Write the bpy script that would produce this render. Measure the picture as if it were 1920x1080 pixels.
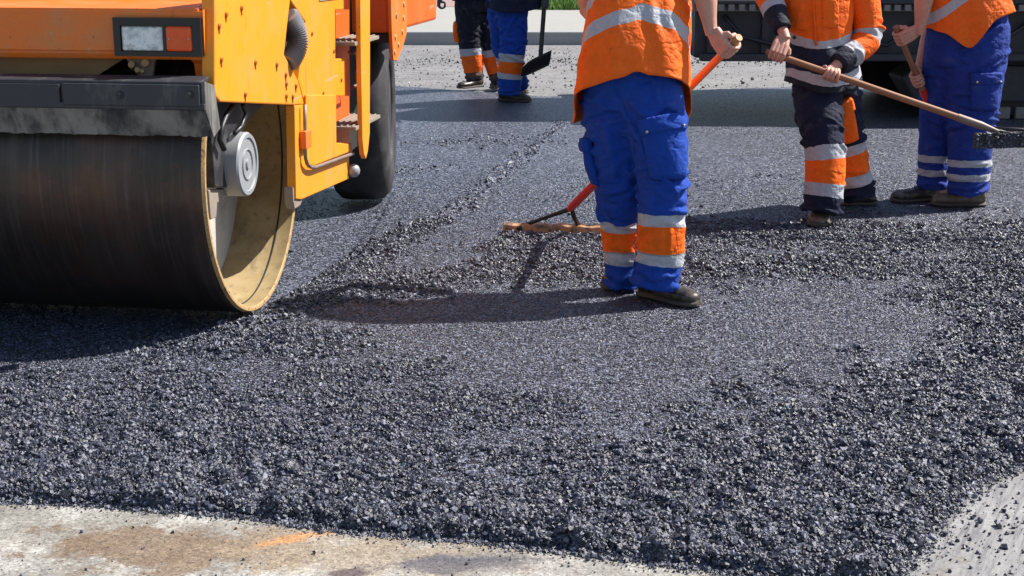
import bpy, bmesh, math, random
import numpy as np
from mathutils import Vector, Matrix
R = math.radians
sc = bpy.context.scene
C = sc.collection
for o in list(bpy.data.objects): bpy.data.objects.remove(o)

# ------------------------------------------------------------------ camera, sky, sun, exposure
F, CH = 2667.0, 1.48                     # focal length in photo pixels, camera height (m)
PITCH = math.atan(653 / F)
cam = bpy.data.objects.new('camera', bpy.data.cameras.new('camera'))
C.objects.link(cam)
cam.location = (0, 0, CH)
cam.rotation_euler = (math.pi / 2 - PITCH, 0, 0)
cam.data.sensor_width = 36
cam.data.lens = 36 * F / 1920
cam.data.clip_end = 2000
sc.camera = cam
SUN_EL, SUN_AZ = R(47.5), R(18)            # azimuth counted from +X towards +Y
sun_dir = Vector((math.cos(SUN_EL) * math.cos(SUN_AZ), math.cos(SUN_EL) * math.sin(SUN_AZ), math.sin(SUN_EL)))
sl = bpy.data.lights.new('sun', 'SUN'); sl.energy = 5.0; sl.angle = R(0.5); sl.color = (1.0, 0.955, 0.885)
so = bpy.data.objects.new('sun', sl); C.objects.link(so)
so.rotation_euler = sun_dir.to_track_quat('Z', 'Y').to_euler()
w = bpy.data.worlds.new('World'); sc.world = w; w.use_nodes = True
wn = w.node_tree
sky = wn.nodes.new('ShaderNodeTexSky'); sky.sky_type = 'NISHITA'; sky.sun_disc = False
sky.sun_elevation = SUN_EL; sky.sun_rotation = math.pi / 2 - SUN_AZ
wn.links.new(sky.outputs[0], wn.nodes['Background'].inputs[0])
wn.nodes['Background'].inputs[1].default_value = 0.083
sc.view_settings.view_transform = 'Standard'
sc.view_settings.look = 'None'
sc.view_settings.exposure = 0.80
sc.view_settings.gamma = 1

cP, sP = math.cos(PITCH), math.sin(PITCH)
def ray(x, y):
    u, v = (x - 960) / F, (540 - y) / F
    return Vector((u, cP + v * sP, -sP + v * cP))
def W(x, y, Y):                          # a point at depth Y (m in front of the camera)
    d = ray(x, y); t = Y / d.y
    return Vector((d.x * t, Y, CH + d.z * t))
def G(x, y, z=0.0):                      # a point on the ground plane
    d = ray(x, y); t = (z - CH) / d.z
    return Vector((d.x * t, d.y * t, z))
def to_px(P):                            # numpy n x 3 -> photo pixels
    X, Y, Z = P[:, 0], P[:, 1], P[:, 2] - CH
    dep = Y * cP - Z * sP; up = Y * sP + Z * cP
    return 960 + F * X / dep, 540 - F * up / dep

# ------------------------------------------------------------------ helpers
rng = np.random.default_rng(7)
random.seed(7)
def tag(o, label=None, cat=None, group=None, kind=None):
    if label: o['label'] = label
    if cat: o['category'] = cat
    if group: o['group'] = group
    if kind: o['kind'] = kind
    return o
def empty(name, loc, rz=0.0):
    o = bpy.data.objects.new(name, None); C.objects.link(o)
    o.location = loc; o.rotation_euler = (0, 0, rz); o.empty_display_size = 0.2
    return o
def mk(name, verts, faces, mat, parent=None, smooth=False, bevel=0.0, world=False, auto=None, seg=2):
    me = bpy.data.meshes.new(name)
    off = parent.location if (world and parent is not None) else Vector((0, 0, 0))
    me.from_pydata([tuple(Vector(v) - off) for v in verts], [], faces)
    bm = bmesh.new(); bm.from_mesh(me); bmesh.ops.recalc_face_normals(bm, faces=bm.faces); bm.to_mesh(me); bm.free()
    me.materials.append(mat)
    o = bpy.data.objects.new(name, me); C.objects.link(o)
    if parent is not None: o.parent = parent
    if smooth:
        me.polygons.foreach_set('use_smooth', [True] * len(me.polygons))
    if auto is not None: me.set_sharp_from_angle(angle=R(auto))
    if bevel:
        m = o.modifiers.new('bevel', 'BEVEL'); m.width = bevel; m.segments = seg; m.limit_method = 'ANGLE'; m.angle_limit = R(40)
        m.harden_normals = False
    return o
class MB:                                # collects verts and faces
    def __init__(s): s.v = []; s.f = []
    def add(s, v, f):
        n = len(s.v); s.v += [Vector(p) for p in v]; s.f += [tuple(i + n for i in q) for q in f]; return s
    def box(s, a, b):
        x0, y0, z0 = a; x1, y1, z1 = b
        return s.add([(x0,y0,z0),(x1,y0,z0),(x1,y1,z0),(x0,y1,z0),(x0,y0,z1),(x1,y0,z1),(x1,y1,z1),(x0,y1,z1)],
                     [(0,3,2,1),(4,5,6,7),(0,1,5,4),(1,2,6,5),(2,3,7,6),(3,0,4,7)])
    def prism(s, pts, ext):
        n = len(pts); ext = Vector(ext)
        v = [Vector(p) for p in pts] + [Vector(p) + ext for p in pts]
        f = [tuple(range(n))[::-1], tuple(range(n, 2*n))] + [(i, (i+1) % n, n + (i+1) % n, n + i) for i in range(n)]
        return s.add(v, f)
    def tube(s, pts, r, n=12, cap=True):
        pts = [Vector(p) for p in pts]; rs = r if isinstance(r, (list, tuple)) else [r] * len(pts)
        ref = None; v = []; f = []
        for i, p in enumerate(pts):
            t = (pts[min(i+1, len(pts)-1)] - pts[max(i-1, 0)]).normalized()
            if ref is None:
                ref = Vector((0, 0, 1)) if abs(t.z) < 0.9 else Vector((1, 0, 0))
            a = (ref - t * ref.dot(t)).normalized(); b = t.cross(a); ref = a
            for k in range(n):
                an = 2 * math.pi * k / n
                v.append(p + a * (math.cos(an) * rs[i]) + b * (math.sin(an) * rs[i]))
        for i in range(len(pts) - 1):
            for k in range(n):
                f.append((i*n + k, i*n + (k+1) % n, (i+1)*n + (k+1) % n, (i+1)*n + k))
        if cap: f += [tuple(range(n))[::-1], tuple(range((len(pts)-1)*n, len(pts)*n))]
        return s.add(v, f)
    def lathe(s, prof, origin, axis, n=48, ref=(0, 0, 1)):
        # prof: list of (along axis, radius); closed loops of profile when first == last
        ax = Vector(axis).normalized(); rf = Vector(ref); a = (rf - ax * rf.dot(ax)).normalized(); b = ax.cross(a); o = Vector(origin)
        v = []; f = []; m = len(prof)
        for (h, r) in prof:
            for k in range(n):
                an = 2 * math.pi * k / n
                v.append(o + ax * h + a * (math.cos(an) * r) + b * (math.sin(an) * r))
        for i in range(m - 1):
            for k in range(n):
                f.append((i*n + k, i*n + (k+1) % n, (i+1)*n + (k+1) % n, (i+1)*n + k))
        if prof[0] != prof[-1]:
            if prof[0][1] > 1e-6: f.append(tuple(range(n))[::-1])
            if prof[-1][1] > 1e-6: f.append(tuple(range((m-1)*n, m*n)))
        return s.add(v, f)
    def ell(s, c, r, n=14, m=9):
        c = Vector(c); v = [c + Vector((0, 0, -r[2]))]; f = []
        for i in range(1, m):
            th = -math.pi/2 + math.pi * i / m
            for k in range(n):
                an = 2 * math.pi * k / n
                v.append(c + Vector((r[0]*math.cos(th)*math.cos(an), r[1]*math.cos(th)*math.sin(an), r[2]*math.sin(th))))
        v.append(c + Vector((0, 0, r[2])))
        for k in range(n): f.append((0, 1 + (k+1) % n, 1 + k)); f.append((len(v)-1, 1 + (m-2)*n + k, 1 + (m-2)*n + (k+1) % n))
        for i in range(m - 2):
            for k in range(n): f.append((1+i*n+k, 1+i*n+(k+1) % n, 1+(i+1)*n+(k+1) % n, 1+(i+1)*n+k))
        return s.add(v, f)
    def build(s, name, mat, parent=None, **kw): return mk(name, s.v, s.f, mat, parent, **kw)

# ------------------------------------------------------------------ materials
class NT:
    def __init__(s, name):
        s.m = bpy.data.materials.new(name); s.m.use_nodes = True; s.t = s.m.node_tree
        s.b = s.t.nodes['Principled BSDF']
    def n(s, typ, **kw):
        x = s.t.nodes.new(typ)
        for k, v in kw.items(): setattr(x, k, v)
        return x
    def l(s, a, b): s.t.links.new(a, b)
    def math(s, op, a, b=None, c=None, clamp=False):
        x = s.n('ShaderNodeMath', operation=op); x.use_clamp = clamp
        for i, q in enumerate((a, b, c)):
            if q is None: continue
            if isinstance(q, (int, float)): x.inputs[i].default_value = q
            else: s.l(q, x.inputs[i])
        return x.outputs[0]
    def coord(s): return s.n('ShaderNodeTexCoord').outputs['Object']
    def pos(s): return s.n('ShaderNodeNewGeometry').outputs['Position']
    def noise(s, co, scale, detail=4, rough=0.55, stretch=None):
        if stretch is not None:
            mp = s.n('ShaderNodeMapping'); mp.inputs['Scale'].default_value = stretch; s.l(co, mp.inputs[0]); co = mp.outputs[0]
        x = s.n('ShaderNodeTexNoise'); x.inputs['Scale'].default_value = scale; x.inputs['Detail'].default_value = detail
        x.inputs['Roughness'].default_value = rough; s.l(co, x.inputs['Vector']); return x.outputs['Fac']
    def ramp(s, fac, stops, interp='LINEAR'):
        x = s.n('ShaderNodeValToRGB'); cr = x.color_ramp; cr.interpolation = interp
        while len(cr.elements) < len(stops): cr.elements.new(0.5)
        for e, (p, c) in zip(cr.elements, stops):
            e.position = p; e.color = (*c, 1) if len(c) == 3 else c
        s.l(fac, x.inputs[0]); return x.outputs[0]
    def mix(s, fac, a, b, blend='MIX'):
        x = s.n('ShaderNodeMix', data_type='RGBA', blend_type=blend)
        for sock, q in ((x.inputs[0], fac), (x.inputs[6], a), (x.inputs[7], b)):
            if isinstance(q, (int, float)): sock.default_value = q
            elif isinstance(q, tuple): sock.default_value = (*q, 1)
            else: s.l(q, sock)
        return x.outputs[2]
    def sstep(s, x, lo, hi):
        m = s.n('ShaderNodeMapRange', interpolation_type='SMOOTHSTEP'); s.l(x, m.inputs[0])
        m.inputs[1].default_value = lo; m.inputs[2].default_value = hi; return m.outputs[0]
    def bump(s, h, strength=0.3, dist=0.01, normal=None):
        x = s.n('ShaderNodeBump'); x.inputs['Strength'].default_value = strength; x.inputs['Distance'].default_value = dist
        s.l(h, x.inputs['Height'])
        if normal is not None: s.l(normal, x.inputs['Normal'])
        return x.outputs[0]
    def attr(s, name): return s.n('ShaderNodeAttribute', attribute_name=name).outputs['Fac']
    def out(s, col=None, rough=None, normal=None, metal=0.0, spec=0.5):
        b = s.b
        for k, q in (('Base Color', col), ('Roughness', rough), ('Normal', normal)):
            if q is None: continue
            if isinstance(q, (int, float)): b.inputs[k].default_value = q
            elif isinstance(q, tuple): b.inputs[k].default_value = (*q, 1)
            else: s.l(q, b.inputs[k])
        b.inputs['Metallic'].default_value = metal; b.inputs['Specular IOR Level'].default_value = spec
        return s.m

def simple(name, col, rough=0.5, metal=0.0, var=0.15, scale=30, bump=0.0, spec=0.5, dirt=None, dscale=6):
    t = NT(name); co = t.coord()
    n1 = t.noise(co, scale, 5)
    c = t.mix(n1, tuple(x * (1 - var) for x in col), tuple(min(1, x * (1 + var)) for x in col))
    if dirt:
        dn = t.sstep(t.noise(co, dscale, 6, 0.65), dirt[1], dirt[2]); c = t.mix(t.math('MULTIPLY', dn, dirt[3]), c, dirt[0])
    r = t.math('MULTIPLY_ADD', n1, 0.25, rough - 0.12, clamp=True)
    nm = t.bump(t.noise(co, scale * 4, 4), bump, 0.004) if bump else None
    return t.out(c, r, nm, metal, spec)

M = {}
M['paint'] = None
def paint(name, col, dust=0.45, dustcol=(0.42, 0.27, 0.13), rough=0.42):
    t = NT(name); co = t.coord()
    big = t.noise(co, 5, 6, 0.65); fine = t.noise(co, 60, 4, 0.6); str_ = t.noise(co, 9, 5, 0.6, (1, 1, 0.18))
    c = t.mix(fine, tuple(x * 0.93 for x in col), tuple(min(1, x * 1.05) for x in col))
    d = t.math('MULTIPLY', t.sstep(big, 0.42, 0.75), dust); c = t.mix(d, c, dustcol)
    d2 = t.math('MULTIPLY', t.sstep(str_, 0.55, 0.8), dust * 0.8); c = t.mix(d2, c, (0.25, 0.13, 0.05))
    sp = t.sstep(t.noise(co, 85, 2, 0.5), 0.70, 0.76); c = t.mix(t.math('MULTIPLY', sp, 0.7), c, (0.05, 0.035, 0.03))
    r = t.math('MULTIPLY_ADD', big, 0.3, rough - 0.1)
    
    scr = t.noise(co, 30, 3, 0.5, (1, .08, 1)); c = t.mix(t.math('MULTIPLY', t.sstep(scr, 0.68, 0.72), 0.5), c, (0.45, 0.36, 0.25))
    oil = t.noise(co, 26, 5, 0.6, (1, 1, .07)); c = t.mix(t.math('MULTIPLY', t.sstep(oil, 0.62, 0.74), 0.55), c, (0.07, 0.04, 0.02))
    return t.out(c, r, t.bump(fine, 0.05, 0.003))
M['yellow'] = paint('yellow_paint', (0.88, 0.305, 0.010), 0.35)
M['orange'] = paint('orange_paint', (0.80, 0.175, 0.015), 0.45)
M['red_orange'] = paint('red_orange_paint_and_shade', (0.78, 0.12, 0.008), 0.2)
M['black'] = simple('black_steel', (0.022, 0.023, 0.027), 0.5, 0, 0.3, 20, 0.1, dirt=((0.13, 0.12, 0.11), 0.5, 0.75, 0.6))
M['dark'] = simple('dark_plastic', (0.012, 0.012, 0.014), 0.45, 0, 0.3, 20, 0.05)
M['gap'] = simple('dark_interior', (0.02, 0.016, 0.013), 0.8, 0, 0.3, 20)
M['grey'] = simple('grey_steel', (0.30, 0.31, 0.33), 0.5, 0.15, 0.15, 25, 0.08, dirt=((0.2, 0.17, 0.13), 0.5, 0.8, 0.5))
M['pipe'] = simple('worn_pipe', (0.23, 0.17, 0.14), 0.5, 0.2, 0.3, 30, 0.1)
M['step'] = simple('step_plate', (0.27, 0.22, 0.18), 0.7, 0, 0.2, 40, 0.2)
M['rubber'] = simple('tyre_rubber', (0.022, 0.022, 0.024), 0.75, 0, 0.3, 15, 0.15, dirt=((0.11, 0.105, 0.10), 0.45, 0.75, 0.6))
M['lens'] = None
t = NT('headlight_glass'); co = t.coord()
rib = t.n('ShaderNodeTexWave', wave_type='BANDS', bands_direction='X'); rib.inputs['Scale'].default_value = 25; t.l(co, rib.inputs[0])
c = t.ramp(t.noise(co, 22, 4, 0.6), [(0.28, (0.25, 0.29, 0.30)), (0.42, (0.55, 0.62, 0.64)), (0.56, (0.85, 0.89, 0.88)), (0.70, (0.42, 0.44, 0.40))])
M['lens'] = t.out(c, 0.12, t.bump(rib.outputs['Fac'], 0.25, 0.004), 0.0, 0.7)
M['amber'] = simple('amber_lens', (0.75, 0.09, 0.012), 0.2, 0, 0.25, 60, 0.15)
M['cable'] = simple('hose_rubber', (0.20, 0.21, 0.235), 0.38, 0, 0.25, 40)
# drum steel: rolling bands and water streaks
t = NT('drum_steel'); co = t.coord()
st = t.noise(co, 14, 6, 0.65, (1, 0.1, 0.1)); bl = t.noise(co, 3.2, 5, 0.6); fine = t.noise(co, 140, 3)
c = t.ramp(bl, [(0.3, (0.034, 0.031, 0.031)), (0.5, (0.050, 0.042, 0.038)), (0.62, (0.080, 0.052, 0.040)), (0.75, (0.06, 0.059, 0.062))])
st2 = t.noise(co, 70, 4, 0.6, (1, 0.03, 0.03)); rs = t.noise(co, 24, 6, 0.7); spk = t.noise(co, 110, 3, .6)
c = t.mix(t.math('MULTIPLY', t.sstep(st, 0.45, 0.75), 0.2), c, (0.15, 0.14, 0.135))
c = t.mix(t.math('MULTIPLY', t.sstep(st2, 0.5, 0.68), 0.13), c, (0.24, 0.21, 0.19))
c = t.mix(t.math('MULTIPLY', t.sstep(rs, 0.55, 0.7), 0.6), c, (0.115, 0.045, 0.022))
c = t.mix(t.math('MULTIPLY', t.sstep(spk, 0.66, 0.72), 0.7), c, (0.012, 0.011, 0.012))
M['drum'] = t.out(t.mix(0.22, c, t.mix(1.0, c, (1.9, 1.35, 1.1), 'MULTIPLY')), t.math('MULTIPLY_ADD', st, 0.3, 0.19), t.bump(fine, 0.08, 0.002), 0.65)
t = NT('drum_inside'); co = t.coord()
n1 = t.noise(co, 7, 6, 0.65); n2 = t.noise(co, 26, 5, 0.7, (1, 0.4, 1))
c = t.ramp(n1, [(0.25, (0.18, 0.12, 0.052)), (0.5, (0.29, 0.205, 0.09)), (0.75, (0.36, 0.28, 0.14))])
c = t.mix(t.math('MULTIPLY', t.sstep(n2, 0.50, 0.70), 0.6), c, (0.10, 0.07, 0.045))
M['cream'] = t.out(c, 0.75, t.bump(n2, 0.15, 0.004))
t = NT('rust_edge'); co = t.coord(); n1 = t.noise(co, 40, 5, 0.7)
M['rust'] = t.out(t.ramp(n1, [(0.3, (0.30, 0.15, 0.06)), (0.5, (0.5, 0.33, 0.15)), (0.7, (0.12, 0.06, 0.03))]), 0.6, None, 0.2)
# rubber scraper with dried tar streaks
t = NT('scraper_sheet'); co = t.coord(); sN = t.noise(co, 12, 6, 0.7, (1, 1, 0.15)); bN = t.noise(co, 5, 5)
sep = t.n('ShaderNodeSeparateXYZ'); t.l(co, sep.inputs[0])
c = t.mix(t.sstep(t.math('ADD', sN, t.math('MULTIPLY', bN, 0.4)), 0.50, 0.88), (0.03, 0.03, 0.034), (0.27, 0.26, 0.235))
M['scraper'] = t.out(c, 0.6, t.bump(sN, 0.2, 0.006))
t = NT('scraper_beam'); co = t.coord(); sN = t.noise(co, 10, 6, 0.7, (1, 1, 0.3))
c = t.mix(t.sstep(sN, 0.5, 0.8), (0.030, 0.031, 0.038), (0.14, 0.135, 0.125))
M['beam'] = t.out(c, 0.5, t.bump(sN, 0.1, 0.004))

# ---- fabrics.  bands are read from a per-vertex length along the garment
SILVER = (0.47, 0.48, 0.52); HIVIS = (1.0, 0.15, 0.006)
def fabric(name, base, bands=None, attr='h', rough=0.85, top=None, weave=420, dust=0.0, bands2=None):
    t = NT(name); co = t.coord()
    n1 = t.noise(co, 9, 5, 0.6); n2 = t.noise(co, weave, 2, 0.5)
    wob = t.math('MULTIPLY_ADD', t.noise(co, 22, 2), 0.012, -0.006)
    if bands:
        stops = [(0.0, base)]
        for (a, b, col) in bands: stops += [(a, col), (b, base)]
        clean = []
        for p, c_ in stops:
            if clean and abs(clean[-1][0] - p) < 1e-4: clean[-1] = (p, c_)
            else: clean.append((p, c_))
        col = t.ramp(t.math('ADD', t.attr(attr), wob), clean, 'CONSTANT')
    else:
        rgb = t.n('ShaderNodeRGB'); rgb.outputs[0].default_value = (*base, 1); col = rgb.outputs[0]
    if bands2:
        for (at2, a, b, c2) in bands2:
            v = t.attr(at2); k = t.math('MULTIPLY', t.math('GREATER_THAN', v, a), t.math('LESS_THAN', v, b)); col = t.mix(k, col, c2)
    col = t.mix(0.22, col, t.ramp(n1, [(0.3, (0.55, 0.55, 0.55)), (0.7, (1, 1, 1))]), 'MULTIPLY')
    tar = t.sstep(t.noise(co, 30, 5, 0.65), 0.68, 0.74); col = t.mix(t.math('MULTIPLY', tar, 0.55), col, (0.012, 0.012, 0.014))
    col = t.mix(0.18, col, t.ramp(t.noise(co, 38, 4, 0.65), [(0.35, (0.45, 0.45, 0.45)), (0.6, (1, 1, 1))]), 'MULTIPLY')
    if dust:
        col = t.mix(t.math('MULTIPLY', t.sstep(t.noise(co, 14, 6, 0.7), 0.5, 0.75), dust), col, (0.16, 0.14, 0.13))
    nm = t.bump(n2, 0.12, 0.002); nm = t.bump(t.noise(co, 55, 4, 0.6), 0.22, 0.008, nm)
    rg = t.noise(co, 8, 3, 0.5, (1, 1, 1.5)); rg = t.math('ABSOLUTE', t.math('SUBTRACT', rg, 0.5)); rg = t.math('MINIMUM', rg, 0.09)
    rg2 = t.math('MINIMUM', t.math('ABSOLUTE', t.math('SUBTRACT', t.noise(co, 17, 2, 0.5, (1, 1, .6)), 0.5)), 0.06)
    nm = t.bump(t.math('ADD', rg, t.math('MULTIPLY', rg2, .5)), 0.40, 0.10, nm)
    m = t.out(col, rough, nm, 0.0, 0.3)
    t.b.inputs['Sheen Weight'].default_value = 0.0
    return m
BLUE = (0.007, 0.055, 0.36); NAVY = (0.009, 0.013, 0.036)
M['skin'] = simple('skin', (0.55, 0.285, 0.205), 0.5, 0, 0.2, 45, 0.10, dirt=((0.42, 0.15, 0.10), .5, .75, .5), dscale=28)
M['glove'] = simple('grey_glove', (0.06, 0.065, 0.07), 0.8, 0, 0.3, 30, 0.2)
M['hair'] = simple('hair', (0.03, 0.02, 0.014), 0.6, 0, 0.3, 60, 0.3)
M['shirt'] = simple('dark_shirt', (0.02, 0.025, 0.05), 0.85, 0, 0.2, 20)
M['leather'] = simple('work_boot_leather', (0.030, 0.022, 0.017), 0.42, 0, 0.4, 30, 0.2, dirt=((0.20, 0.17, 0.14), 0.45, 0.7, 0.75), dscale=16)
M['tan_leather'] = simple('dusty_boot_leather', (0.13, 0.095, 0.065), 0.65, 0, 0.4, 30, 0.2, dirt=((0.24, 0.21, 0.17), 0.4, 0.7, 0.7), dscale=16)
M['sole'] = simple('boot_sole', (0.085, 0.072, 0.06), 0.8, 0, 0.4, 40, 0.3)
M['snap'] = simple('snap_button', (0.35, 0.33, 0.30), 0.35, 0.7, 0.1, 40)
t = NT('handle_wood'); co = t.coord(); n1 = t.noise(co, 6, 5, 0.6); n2 = t.noise(co, 70, 4)
M['wood'] = t.out(t.mix(n1, (0.20, 0.075, 0.035), (0.40, 0.19, 0.085)), 0.5, t.bump(n2, 0.1, 0.002))
M['pale_wood'] = simple('pale_handle_wood', (0.42, 0.24, 0.10), 0.55, 0, 0.3, 25, 0.1)
M['orange_handle'] = simple('orange_handle_paint', (0.75, 0.15, 0.02), 0.4, 0, 0.25, 25, 0.05, dirt=((0.5, 0.25, 0.10), 0.5, 0.7, 0.6))
M['red_handle'] = simple('red_socket_paint', (0.62, 0.03, 0.015), 0.35, 0, 0.2, 30)
M['rake_board'] = simple('rusty_rake_board', (0.46, 0.25, 0.13), 0.8, 0, 0.4, 35, 0.4, dirt=((0.05, 0.045, 0.045), 0.45, 0.62, 0.85), dscale=18)

# ------------------------------------------------------------------ ground
FRONT = [(-500, 905), (0, 935), (170, 940), (300, 952), (450, 962), (600, 985), (760, 1000), (900, 1010), (1050, 1028), (1200, 1046), (1330, 1062), (1450, 1078), (1560, 1092), (1640, 1088),
         (1690, 1060), (1725, 1010), (1760, 962), (1800, 925), (1840, 898), (1920, 868), (2050, 838)]
edge = [tuple(G(x, y, -0.018).xy) for x, y in FRONT]
ex = np.array(edge)
poly = edge + [(9.0, 6.2), (9.0, 14.2), (4.0, 14.9), (2.4, 14.7), (1.2, 14.2), (0.3, 13.9), (-0.4, 14.4), (-1.3, 15.0), (-2.6, 15.0), (-9.0, 15.0), (-9.0, 4.1)]
def sdist(P, poly):                      # signed distance to the mat outline, inside positive
    pts = np.array(poly); n = len(pts); d = np.full(len(P), 1e9); ins = np.zeros(len(P), bool)
    for i in range(n):
        a, b = pts[i], pts[(i + 1) % n]; ab = b - a; ap = P - a
        tt = np.clip((ap @ ab) / (ab @ ab), 0, 1); q = ap - tt[:, None] * ab
        d = np.minimum(d, np.hypot(q[:, 0], q[:, 1]))
        c = ((a[1] > P[:, 1]) != (b[1] > P[:, 1])) & (P[:, 0] < (b[0] - a[0]) * (P[:, 1] - a[1]) / (b[1] - a[1] + 1e-12) + a[0])
        ins ^= c
    return np.where(ins, d, -d)
_ndir = rng.normal(size=(64, 3)); _ndir /= np.linalg.norm(_ndir, axis=1)[:, None]; _nph = rng.uniform(0, 6.28, 64); _nfr = rng.uniform(0.6, 1.6, 64)
def snoise(P, scale, seed=0, k=14):
    out = np.zeros(len(P))
    for i in range(k):
        j = (i + seed * 5) % 64
        out += np.sin(P @ _ndir[j][:P.shape[1]] * scale * _nfr[j] + _nph[(j * 3 + seed) % 64])
    return out / math.sqrt(k / 2)
def vnoise(P, scale, seed=0):            # value noise in 2-D, 0..1
    q = P * scale; i = np.floor(q).astype(np.int64); f = q - i; f = f * f * (3 - 2 * f)
    def h(a, b):
        v = (a * 374761393 + b * 668265263 + seed * 974634777) & 0xFFFFFFFF
        v = ((v ^ (v >> 13)) * 1274126177) & 0xFFFFFFFF
        return ((v ^ (v >> 16)) & 0xFFFF) / 65535.0
    a = h(i[:, 0], i[:, 1]); b = h(i[:, 0] + 1, i[:, 1]); c = h(i[:, 0], i[:, 1] + 1); d = h(i[:, 0] + 1, i[:, 1] + 1)
    return (a * (1 - f[:, 0]) + b * f[:, 0]) * (1 - f[:, 1]) + (c * (1 - f[:, 0]) + d * f[:, 0]) * f[:, 1]
CAPS = [  # where the mix lies loose: strokes on the ground (photo reference, half-width in m, strength)
    ((560, 560), (700, 475), 0.13, .8), ((700, 475), (850, 400), 0.10, .75), ((850, 400), (1000, 275), 0.075, .75), ((1000, 275), (1060, 228), 0.07, .6),
    ((640, 545), (1000, 510), 0.19, .8), ((1000, 510), (1680, 500), 0.26, .95), ((960, 465), (1250, 470), 0.22, .7), ((1300, 435), (1700, 445), 0.30, .75),
    ((820, 268), (1000, 262), 0.28, .42), ((740, 325), (830, 312), 0.16, .42), ((330, 650), (600, 640), 0.20, .75), ((420, 620), (580, 560), 0.16, .85),
    ((640, 760), (960, 775), 0.16, .50), ((620, 700), (760, 690), 0.12, .4), ((1300, 345), (1480, 330), 0.12, .3), ((1840, 560), (1960, 430), 0.30, .85), ((1500, 400), (1700, 400), 0.15, .35)]
_by = np.array([(-600, 700), (0, 725), (130, 722), (250, 700), (330, 700), (450, 735), (560, 775), (660, 815), (800, 850), (900, 872), (1000, 870), (1130, 838), (1250, 806), (1400, 772), (1560, 735), (1700, 690), (1790, 600), (1840, 500), (1920, 440), (2300, 400)], float)
LANE = [tuple(G(x, y).xy) for x, y in [(-900, 715), (0, 672), (250, 642), (450, 602), (560, 541), (650, 482), (700, 432), (728, 380), (738, 320), (748, 230), (640, 165), (-900, 165)]]
def lane_d(P): return sdist(P + (vnoise(P, 7, 31) - .5)[:, None] * .03, LANE)
def coarse(P):
    x, y = to_px(np.column_stack([P, np.zeros(len(P))]))
    n = vnoise(P, 5.5, 3) * 0.6 + vnoise(P, 15, 4) * 0.4
    yb = np.interp(x, _by[:, 0], _by[:, 1])
    n2 = vnoise(P, 38, 6)
    s = np.clip((y - yb) / 150 + (n - 0.5) * 1.5 + (n2 - .5) * .9 + 0.16, 0, 1)
    for a, b, r, k in CAPS:
        A = np.array(G(*a).xy); B = np.array(G(*b).xy); ab = B - A; ap = P - A
        tt = np.clip((ap @ ab) / (ab @ ab), 0, 1); q = ap - tt[:, None] * ab; d = np.hypot(q[:, 0], q[:, 1])
        s = np.maximum(s, k * np.clip(1.2 - .85 * d / r + (n - 0.5) * 1.3 + (n2 - .5) * .9, 0, 1))
    return s * np.clip(-lane_d(P) / .035 + .35, 0, 1)
def mat_height(P, cz=None, sd=None):
    if cz is None: cz = coarse(P)
    if sd is None: sd = sdist(P, poly)
    P3 = P
    lump = (vnoise(P3, 22, 11) - 0.5) * 0.036 + (vnoise(P3, 50, 12) - 0.5) * 0.014
    z = cz * (0.006 + lump) + (vnoise(P3, 1.1, 13) - 0.5) * 0.010 + (vnoise(P3, 3.1, 14) - 0.5) * 0.004
    ld = lane_d(P); z = z - .009 * np.clip(ld / .02 + .5, 0, 1) + .004 * np.exp(-((ld + .02) / .03) ** 2)
    wob = (vnoise(P3, 9, 15) - 0.5) * 0.03 + (vnoise(P3, 35, 16) - 0.5) * 0.02
    e = np.clip((sd + wob) / 0.030, 0, 1); e = e * e * (3 - 2 * e)
    return -0.030 + (z + 0.030) * e
def grid(xs, ys):
    X, Y = np.meshgrid(xs, ys); P = np.column_stack([X.ravel(), Y.ravel()]); nx, ny = len(xs), len(ys)
    i = np.arange((nx - 1) * (ny - 1)); r, c = i // (nx - 1), i % (nx - 1); a = r * nx + c
    return P, np.column_stack([a, a + 1, a + nx + 1, a + nx])
def np_mesh(name, V, Fc, mat, smooth=True, attrs=None):
    me = bpy.data.meshes.new(name); k = Fc.shape[1]
    me.vertices.add(len(V)); me.vertices.foreach_set('co', np.ascontiguousarray(V, np.float32).ravel())
    me.loops.add(Fc.size); me.loops.foreach_set('vertex_index', np.ascontiguousarray(Fc, np.int32).ravel())
    me.polygons.add(len(Fc)); me.polygons.foreach_set('loop_start', np.arange(0, Fc.size, k, dtype=np.int32))
    me.update(calc_edges=True)
    me.polygons.foreach_set('use_smooth', np.full(len(Fc), smooth))
    for an, av in (attrs or {}).items():
        at = me.attributes.new(an, 'FLOAT', 'POINT'); at.data.foreach_set('value', np.ascontiguousarray(av, np.float32))
    me.materials.append(mat)
    o = bpy.data.objects.new(name, me); C.objects.link(o); return o

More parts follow.
